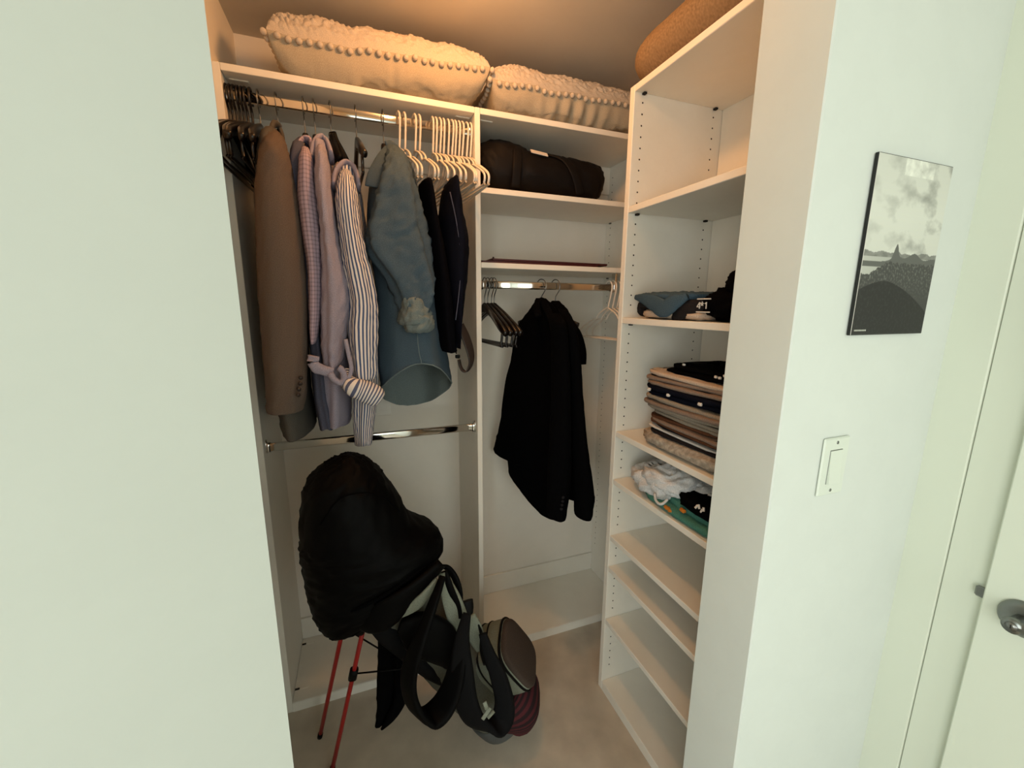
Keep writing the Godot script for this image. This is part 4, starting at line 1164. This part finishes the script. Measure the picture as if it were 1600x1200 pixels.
# ---------------------------------------------------------------- golf bag
func build_golf_bag():
	var t := thing("golf_bag", "black and grey golf bag with rain hood standing on two red legs", "golf bag", Vector3.ZERO)
	var st := mb()
	# tube of the bag from the base up to the throat
	var a := Vector3(0.7704, 0.0628, 0.62)
	var b := Vector3(0.3992, 0.6326, 0.6)
	var dir := (b - a).normalized()
	sweep(st, [a + dir * 0.04, a + dir * 0.12, a + dir * 0.3, a + dir * 0.48, b - dir * 0.1, b], [0.105, 0.112, 0.108, 0.106, 0.11, 0.12], [0.125, 0.13, 0.125, 0.12, 0.12, 0.125], Vector3(0.8, 0.6, 0), 40, 0.85, 6, false, 0.3, 0.006)
	part("bag_body", st, M.bag_grey, t)
	st = mb()
	sweep(st, [a + dir * 0.0, a + dir * 0.006, a + dir * 0.02, a + dir * 0.07, a + dir * 0.075], [0.098, 0.108, 0.113, 0.115, 0.108], [0.118, 0.130, 0.135, 0.137, 0.128], Vector3(0.8, 0.6, 0), 44, 0.85, 3)
	part("base", st, M.base_grey, t)
	# rain hood over the clubs
	st = mb()
	loft(st, [[0.3056, 1.0822, 0.6, 0.0094, 0.02], [0.2994, 1.0733, 0.6, 0.0359, 0.05], [0.2939, 1.0544, 0.6, 0.0666, 0.08], [0.2893, 1.0274, 0.6, 0.0948, 0.11], [0.2918, 0.9952, 0.6, 0.1126, 0.125], [0.3031, 0.9244, 0.6, 0.1374, 0.14], [0.313, 0.8603, 0.6, 0.1538, 0.15], [0.3312, 0.8292, 0.6, 0.1742, 0.15], [0.3513, 0.8059, 0.6, 0.1941, 0.155], [0.3617, 0.7733, 0.6, 0.2036, 0.155], [0.3589, 0.7433, 0.6, 0.2014, 0.155], [0.339, 0.7038, 0.6, 0.1783, 0.15], [0.3203, 0.664, 0.6, 0.1545, 0.145], [0.2959, 0.6255, 0.6, 0.125, 0.135], [0.2736, 0.5866, 0.6, 0.0904, 0.12], [0.2596, 0.5657, 0.6, 0.0573, 0.1], [0.2527, 0.5564, 0.6, 0.0301, 0.07]], 0.012, 4, 1.2, 0.010, 3, 0.0, 0.9, 56, 4)
	part("hood", st, M.nylon, t)
	st = mb()
	tube(st, [Vector3(0.1948, 0.6385, 0.66), Vector3(0.2378, 0.6616, 0.71), Vector3(0.2981, 0.6881, 0.745), Vector3(0.3749, 0.7188, 0.755), Vector3(0.4661, 0.7527, 0.735), Vector3(0.539, 0.7572, 0.68)], 0.006, 8, 5)
	part("hood_seam", st, M.black_soft, t)
	st = mb()
	tube(st, [Vector3(0.2271, 0.9417, 0.72), Vector3(0.2787, 1.0102, 0.73), Vector3(0.3425, 1.0202, 0.735), Vector3(0.3907, 0.9905, 0.72), Vector3(0.4332, 0.9258, 0.69)], 0.002, 6, 5)
	part("hood_seam", st, M.black_soft, t)
	# apron below the hood on the viewer's side
	st = mb()
	sweep(st, [Vector3(0.2955, 0.6202, 0.7), Vector3(0.3545, 0.6455, 0.745), Vector3(0.4437, 0.7005, 0.755), Vector3(0.5414, 0.7627, 0.73)], [0.02, 0.045, 0.04, 0.02], 0.012, Vector3(0.4, 0.9, 0.1), 12, 0.8, 5)
	part("throat_band", st, M.nylon, t)
	# grey and dark panels on the near side
	st = mb()
	sweep(st, [Vector3(0.5423, 0.7241, 0.72), Vector3(0.5663, 0.6421, 0.735), Vector3(0.5901, 0.5463, 0.735), Vector3(0.5983, 0.4824, 0.73)], [0.012, 0.028, 0.03, 0.014], 0.008, Vector3(0.8, 0.5, 0.0), 12, 0.7, 5)
	sweep(st, [Vector3(0.6134, 0.5661, 0.74), Vector3(0.6371, 0.502, 0.74), Vector3(0.6504, 0.4349, 0.735)], [0.026, 0.028, 0.01], 0.008, Vector3(0.9, 0.3, 0.0), 12, 0.7, 5)
	sweep(st, [Vector3(0.4148, 0.6362, 0.75), Vector3(0.4688, 0.6782, 0.762), Vector3(0.5262, 0.7239, 0.745)], [0.006, 0.018, 0.012], 0.006, Vector3(0.3, 0.9, 0.0), 12, 0.7, 5)
	part("side_panel", st, M.bag_pale, t)
	st = mb()
	sweep(st, [Vector3(0.4143, 0.6029, 0.74), Vector3(0.461, 0.5774, 0.752), Vector3(0.521, 0.5148, 0.752), Vector3(0.5607, 0.4341, 0.74)], [0.02, 0.06, 0.062, 0.03], 0.02, Vector3(0.55, 0.8, 0.0), 16, 0.7, 5, false, 0.2, 0.004)
	part("apparel_pocket", st, M.nylon, t)
	st = mb()
	sweep(st, [Vector3(0.3278, 0.6065, 0.7), Vector3(0.3784, 0.5564, 0.71), Vector3(0.4391, 0.4702, 0.715), Vector3(0.4913, 0.3923, 0.71), Vector3(0.5561, 0.3137, 0.7)], [0.01, 0.03, 0.024, 0.022, 0.015], 0.02, Vector3(0.5, 0.8, 0.0), 12, 0.7, 5)
	part("underside_panel", st, M.bag_charcoal, t)
	# red legs
	for q in [[[Vector3(0.2659, 0.5865, 0.62), Vector3(0.255, 0.5371, 0.605), Vector3(0.2068, 0.3134, 0.535)], Vector3(0.1385, 0.008, 0.4707), 0], [[Vector3(0.3256, 0.6248, 0.69), Vector3(0.2979, 0.5447, 0.68), Vector3(0.2692, 0.431, 0.66)], Vector3(0.1848, 0.008, 0.6028), 1]]:
		st = mb()
		var pts: Array = [q[0][0], q[0][0].lerp(q[1], 0.33), q[0][0].lerp(q[1], 0.66), q[1]]
		tube(st, pts, 0.0068, 12, 1)
		var leg := part("leg", st, M.red_tube, t)
		st = mb()
		var c: Vector3 = q[0][0].lerp(q[1], 0.10 if q[2] == 0 else 0.36)
		var d: Vector3 = (q[1] - q[0][0]).normalized()
		sweep(st, [c - d * 0.018, c + d * 0.018], 0.0125, 0.011, Vector3.RIGHT, 14, 0.7, 1)
		part("collar", st, M.blackplastic, leg)
		st = mb()
		sweep(st, [q[1] - d * 0.016, q[1] + d * 0.006], 0.0085, 0.0085, Vector3.ZERO, 12, 1.0, 1)
		part("foot", st, M.blackplastic, leg)
		st = mb()
		tube(st, [c, (Vector3(0.4317, 0.4079, 0.69) if q[2] == 0 else Vector3(0.4375, 0.4157, 0.71))], 0.0026, 8, 1)
		part("strut", st, M.blackplastic, t)
	st = mb()
	sweep(st, [Vector3(0.3152, 0.6277, 0.69), Vector3(0.3113, 0.5925, 0.69), Vector3(0.3025, 0.5629, 0.685)], 0.013, 0.012, Vector3.RIGHT, 12, 0.7, 2)
	sweep(st, [Vector3(0.3306, 0.619, 0.69), Vector3(0.3379, 0.5911, 0.69), Vector3(0.3383, 0.5649, 0.69)], 0.006, 0.006, Vector3.RIGHT, 10, 0.7, 3)
	part("leg_hinge", st, M.blackplastic, t)
	# hanging towel flap
	st = mb()
	sweep(st, [Vector3(0.3817, 0.5326, 0.67), Vector3(0.3807, 0.4252, 0.665), Vector3(0.3738, 0.316, 0.66), Vector3(0.3625, 0.2472, 0.66), Vector3(0.3337, 0.1823, 0.66)], [0.030, 0.034, 0.036, 0.030, 0.008], [0.012, 0.012, 0.012, 0.011, 0.005], Vector3(1, 0, -0.15), 14, 0.6, 5, false, 0.2, 0.004)
	sweep(st, [Vector3(0.4094, 0.5029, 0.685), Vector3(0.4157, 0.3853, 0.685), Vector3(0.4081, 0.2875, 0.68), Vector3(0.3779, 0.2207, 0.675), Vector3(0.3468, 0.1809, 0.67)], [0.016, 0.022, 0.024, 0.02, 0.006], [0.010, 0.012, 0.012, 0.010, 0.004], Vector3(1, 0, -0.4), 14, 0.6, 5)
	part("hanging_flap", st, M.black_soft, t)
	# shoulder straps
	st = mb()
	sweep(st, [Vector3(0.5388, 0.7415, 0.76), Vector3(0.5009, 0.688, 0.8), Vector3(0.4588, 0.6136, 0.83), Vector3(0.4272, 0.5357, 0.84), Vector3(0.4242, 0.4602, 0.84), Vector3(0.4421, 0.4014, 0.845), Vector3(0.4736, 0.3658, 0.84), Vector3(0.5112, 0.376, 0.835), Vector3(0.5431, 0.4267, 0.83), Vector3(0.5655, 0.4961, 0.82), Vector3(0.5826, 0.5483, 0.8), Vector3(0.5999, 0.6022, 0.78)], [0.010, 0.016, 0.022, 0.028, 0.030, 0.036, 0.040, 0.038, 0.034, 0.028, 0.018, 0.012], [0.006, 0.008, 0.010, 0.010, 0.010, 0.011, 0.011, 0.011, 0.011, 0.010, 0.008, 0.006], Vector3(0.55, -0.05, 0.85), 14, 0.6, 6)
	part("shoulder_strap", st, M.nylon, t)
	st = mb()
	sweep(st, [Vector3(0.604, 0.6162, 0.78), Vector3(0.5803, 0.5577, 0.81), Vector3(0.574, 0.4701, 0.83), Vector3(0.5814, 0.3783, 0.84), Vector3(0.6062, 0.306, 0.845), Vector3(0.6496, 0.2625, 0.845), Vector3(0.6921, 0.2675, 0.84), Vector3(0.7019, 0.3263, 0.835), Vector3(0.6864, 0.4093, 0.82), Vector3(0.6645, 0.4775, 0.8), Vector3(0.6506, 0.5319, 0.78)], [0.012, 0.022, 0.034, 0.036, 0.036, 0.036, 0.036, 0.03, 0.026, 0.018, 0.012], [0.006, 0.010, 0.012, 0.012, 0.012, 0.012, 0.012, 0.011, 0.010, 0.008, 0.006], Vector3(0.85, -0.05, 0.5), 14, 0.6, 6)
	var strap := part("shoulder_strap", st, M.bag_charcoal, t)
	for q in [[Vector3(0.6289, 0.3873, 0.87), Vector3(0.6365, 0.3599, 0.87), 0.006], [Vector3(0.6462, 0.3606, 0.87), Vector3(0.6213, 0.3358, 0.875), 0.0055], [Vector3(0.6579, 0.3447, 0.87), Vector3(0.6367, 0.334, 0.875), 0.0045]]:
		st = mb()
		sweep(st, [q[0], q[1]], [q[2], q[2]], 0.002, Vector3(1, 0.4, 0), 10, 0.6, 1)
		part("white_stripe", st, M.bag_pale, strap)
	st = mb()
	sweep(st, [Vector3(0.5497, 0.7175, 0.68), Vector3(0.5694, 0.7062, 0.68), Vector3(0.5886, 0.6773, 0.7), Vector3(0.5975, 0.6263, 0.71), Vector3(0.5922, 0.5789, 0.72), Vector3(0.5951, 0.5294, 0.73)], [0.008, 0.010, 0.011, 0.011, 0.010, 0.008], 0.006, Vector3(0.8, 0.3, 0.4), 12, 0.7, 5)
	sweep(st, [Vector3(0.5501, 0.7287, 0.72), Vector3(0.5641, 0.6789, 0.74), Vector3(0.5824, 0.6195, 0.74), Vector3(0.5895, 0.5731, 0.74)], 0.011, 0.005, Vector3(0.8, 0.3, 0.4), 12, 0.7, 5)
	part("handle", st, M.nylon, t)
	st = mb()
	sweep(st, [Vector3(0.6192, 0.6099, 0.72), Vector3(0.6182, 0.5794, 0.73), Vector3(0.6007, 0.5246, 0.74), Vector3(0.6095, 0.4733, 0.75)], [0.018, 0.017, 0.012, 0.01], 0.008, Vector3(1, 0, 0), 12, 0.7, 4)
	sweep(st, [Vector3(0.6378, 0.5591, 0.74), Vector3(0.6565, 0.5003, 0.745), Vector3(0.6602, 0.4407, 0.745), Vector3(0.6783, 0.3823, 0.74)], [0.004, 0.006, 0.01, 0.016], 0.005, Vector3(1, 0, 0), 12, 0.7, 4)
	part("strap_buckle", st, M.blackplastic, t)
	# ball pocket on the far upper side of the bag, with its taupe face, pale zipped side and red ribbed panel below
	var nn := (Vector3(0.8375, 0.5456, 0) * 0.88 + Vector3(0, 0, 0.47)).normalized()
	nn = (nn - dir * nn.dot(dir)).normalized()
	var wd := nn.cross(dir).normalized()
	if wd.z < 0.0:
		wd = -wd
	var c0 := a + dir * 0.225
	st = mb()
	sweep(st, [c0 + nn * 0.07, c0 + nn * 0.10, c0 + nn * 0.17, c0 + nn * 0.20, c0 + nn * 0.206], [0.097, 0.106, 0.108, 0.104, 0.096], [0.080, 0.088, 0.088, 0.084, 0.076], dir, 32, 0.55, 4)
	var bp := part("ball_pocket", st, M.bag_pale, t)
	st = mb()
	sweep(st, [c0 + nn * 0.195, c0 + nn * 0.214, c0 + nn * 0.219], [0.104, 0.102, 0.090], [0.082, 0.080, 0.068], dir, 32, 0.55, 2)
	part("pocket_face", st, M.bag_taupe, bp)
	for q in [0.112, 0.142, 0.196]:
		st = mb()
		var loop := []
		for k in 32:
			var th := TAU * k / 32
			var r := 0.1085 if q < 0.17 else 0.107
			loop.append(c0 + nn * q + dir * (r * signf(cos(th)) * pow(absf(cos(th)), 0.55)) + wd * ((0.0885 if q < 0.17 else 0.0855) * signf(sin(th)) * pow(absf(sin(th)), 0.55)))
		tube(st, loop, 0.0032 if q < 0.17 else 0.0045, 6, 1, true)
		part("zipper" if q < 0.17 else "piping", st, M.blackplastic, bp)
	st = mb()
	sweep(st, [a + dir * 0.10 + Vector3(0.0, 0.0, 0.145), a + dir * 0.055 + nn * 0.10 + wd * 0.09, a + dir * 0.03 + nn * 0.16 + wd * 0.05], [0.022, 0.026, 0.012], 0.014, dir, 14, 0.8, 5)
	part("pocket_mouth", st, M.black_soft, t)
	st = mb()
	sweep(st, [a + dir * 0.034 + nn * 0.055 + wd * 0.03, a + dir * 0.04 + nn * 0.06 + wd * 0.03, a + dir * 0.08 + nn * 0.075 + wd * 0.03, a + dir * 0.122 + nn * 0.07 + wd * 0.025], [0.090, 0.104, 0.112, 0.095], [0.085, 0.096, 0.100, 0.09], nn, 32, 0.7, 4, false, 0.3)
	part("red_panel", st, M.redlines, t)
	st = mb()
	tube(st, [Vector3(0.7608, 0.1844, 0.74), Vector3(0.7867, 0.1428, 0.74), Vector3(0.8154, 0.0908, 0.735)], 0.0018, 6, 3)
	part("red_piping", st, M.red_tube, t)

# ---------------------------------------------------------------- things on the walls
func sky_picture():
	var n := FastNoiseLite.new()
	n.seed = 3
	n.frequency = 0.018
	n.fractal_octaves = 5
	var n2 := FastNoiseLite.new()
	n2.seed = 9
	n2.frequency = 0.09
	n2.fractal_octaves = 4
	image_tex("landscape", 210, 297, func(x, y):
		var h: float = y / 297.0
		var u: float = x / 210.0
		var c: float = 0.74 - 0.10 * absf(h - 0.3)
		c += 0.08 - 0.34 * maxf(0.0, n.get_noise_2d(x * 0.6, y * 0.9) + 0.05) * (0.35 + u) + (0.12 if h < 0.09 and u > 0.35 and u < 0.75 else 0.0) * (0.5 + n.get_noise_2d(x * 2.0, y * 2.0))
		var far: float = 0.515 + 0.02 * n.get_noise_2d(x * 1.2, 7.0)
		if h > far:
			c = 0.50 + 0.1 * n2.get_noise_2d(x * 0.5, y)
		if h > 0.545:
			c = 0.70 - 0.1 * u
		var peak: float = 0.57 - 0.075 * exp(-pow((u - 0.42) / 0.035, 2.0)) - 0.03 * exp(-pow((u - 0.45) / 0.11, 2.0)) - 0.055 * exp(-pow((u - 0.68) / 0.11, 2.0)) - 0.03 * exp(-pow((u - 0.95) / 0.12, 2.0))
		if h > peak:
			c = 0.36 if h < 0.6 else c
		var shore: float = 0.60 + 0.05 * sin(u * 9.0 + 1.0) * (1.0 - u) + 0.015 * n2.get_noise_2d(x, 3.0)
		if u > 0.5:
			shore = 0.575 + 0.01 * n2.get_noise_2d(x, 3.0)
		if h > shore:
			c = 0.24 + 0.34 * maxf(0.0, n2.get_noise_2d(x * 1.6, y * 1.6)) * (1.0 - smoothstep(0.62, 0.85, h))
		var hill: float = 0.68 + 0.35 * pow(absf(u - 0.32), 1.6)
		if h > hill:
			c = 0.115 + 0.09 * maxf(0.0, n2.get_noise_2d(x * 1.3, y * 1.3))
		if y > 287 and y < 291 and x > 6 and x < 40 and (x % 4 != 0):
			c = 0.75
		return Color(c * 0.99, c, c * 0.95))

func build_wall_things():
	sky_picture()
	var c := Vector3(1.2661, 1.6125, 1.3445)
	var t := thing("canvas_print", "black and white landscape photo print on a thin dark-edged board, on the white wall", "picture", c)
	var st := mb(false)
	bx(st, Vector3(0, 0, 0.003), Vector3(0.2095, 0.297, 0.006), 0.0006)
	part("board", st, M.print_edge, t)
	st = mb(false)
	var x := 0.1038
	var y := 0.1475
	var z := 0.0062
	quad(st, Vector3(-x, y, z), Vector3(x, y, z), Vector3(x, -y, z), Vector3(-x, -y, z), Vector3(0, 0, -1), Vector2(0, 0), Vector2(1, 0), Vector2(1, 1), Vector2(0, 1))
	for e in [[-x, -y, x, -y], [x, -y, x, y], [x, y, -x, y], [-x, y, -x, -y]]:
		quad(st, Vector3(e[0], e[1], z), Vector3(e[2], e[3], z), Vector3(e[2], e[3], 0.0058), Vector3(e[0], e[1], 0.0058), Vector3(0, 0, 0.003), Vector2(0.5, 0.9), Vector2(0.5, 0.9), Vector2(0.5, 0.9), Vector2(0.5, 0.9))
	var pm := StandardMaterial3D.new()
	pm.albedo_texture = tex.landscape
	pm.roughness = 0.65
	part("print", st, pm, t)
	st = mb(false)
	bx(st, Vector3(-0.1044, 0, 0.0063), Vector3(0.0007, 0.296, 0.0006), 0.0001)
	part("pale_edge", st, M.print_white, t)
	c = Vector3(1.1796, 1.2168, 1.3435)
	t = thing("light_switch", "white rocker light switch with two-screw plate below the picture", "light switch", c)
	st = mb(false)
	bx(st, Vector3(0, 0, 0.0025), Vector3(0.070, 0.1145, 0.005), 0.0025)
	part("plate", st, M.plastic, t)
	M.plate_white = mat("plate_white", Color(0.82, 0.845, 0.80), 0.35)
	t.get_child(0).mesh.surface_set_material(0, M.plate_white)
	st = mb(false)
	bx(st, Vector3(0, 0, 0.0048), Vector3(0.0345, 0.0675, 0.0016), 0.0004)
	part("rocker_gap", st, M.nickel, t)
	st = mb(false)
	var prof := [Vector3(0, 0.0325, 0.0065), Vector3(0, 0.001, 0.0078), Vector3(0, -0.0325, 0.0102)]
	for k in 2:
		var a: Vector3 = prof[k]
		var b: Vector3 = prof[k + 1]
		var ctr := Vector3(0, (a.y + b.y) / 2.0, 0.005)
		quad(st, a + Vector3(-0.0162, 0, 0), a + Vector3(0.0162, 0, 0), b + Vector3(0.0162, 0, 0), b + Vector3(-0.0162, 0, 0), ctr)
		for s in [-0.0162, 0.0162]:
			quad(st, a + Vector3(s, 0, 0), b + Vector3(s, 0, 0), Vector3(s, b.y, 0.005), Vector3(s, a.y, 0.005), ctr)
	quad(st, Vector3(-0.0162, -0.0325, 0.0102), Vector3(0.0162, -0.0325, 0.0102), Vector3(0.0162, -0.0325, 0.005), Vector3(-0.0162, -0.0325, 0.005), Vector3(0, 0, 0.006))
	quad(st, Vector3(-0.0162, 0.0325, 0.0065), Vector3(0.0162, 0.0325, 0.0065), Vector3(0.0162, 0.0325, 0.005), Vector3(-0.0162, 0.0325, 0.005), Vector3(0, 0, 0.006))
	part("rocker", st, M.plate_white, t)
	for s in [-1, 1]:
		st = mb()
		disc(st, Vector3(0, 0.0475 * s, 0.0048), Vector3(0, 0, 1), 0.0031, 0.0007, 14)
		part("screw", st, M.nickel, t)
	# socket low on the closet's back wall
	t = thing("wall_socket", "small grey socket cover on the closet back wall beside the striped cuff", "socket", Vector3(0.432, 1.09, 0.001))
	st = mb(false)
	bx(st, Vector3(0, 0, 0.003), Vector3(0.07, 0.11, 0.006), 0.002)
	part("plate", st, M.melamine, t)
	st = mb(false)
	bx(st, Vector3(0, 0, 0.006), Vector3(0.034, 0.066, 0.003), 0.001)
	part("insert", st, M.closet_wall, t)
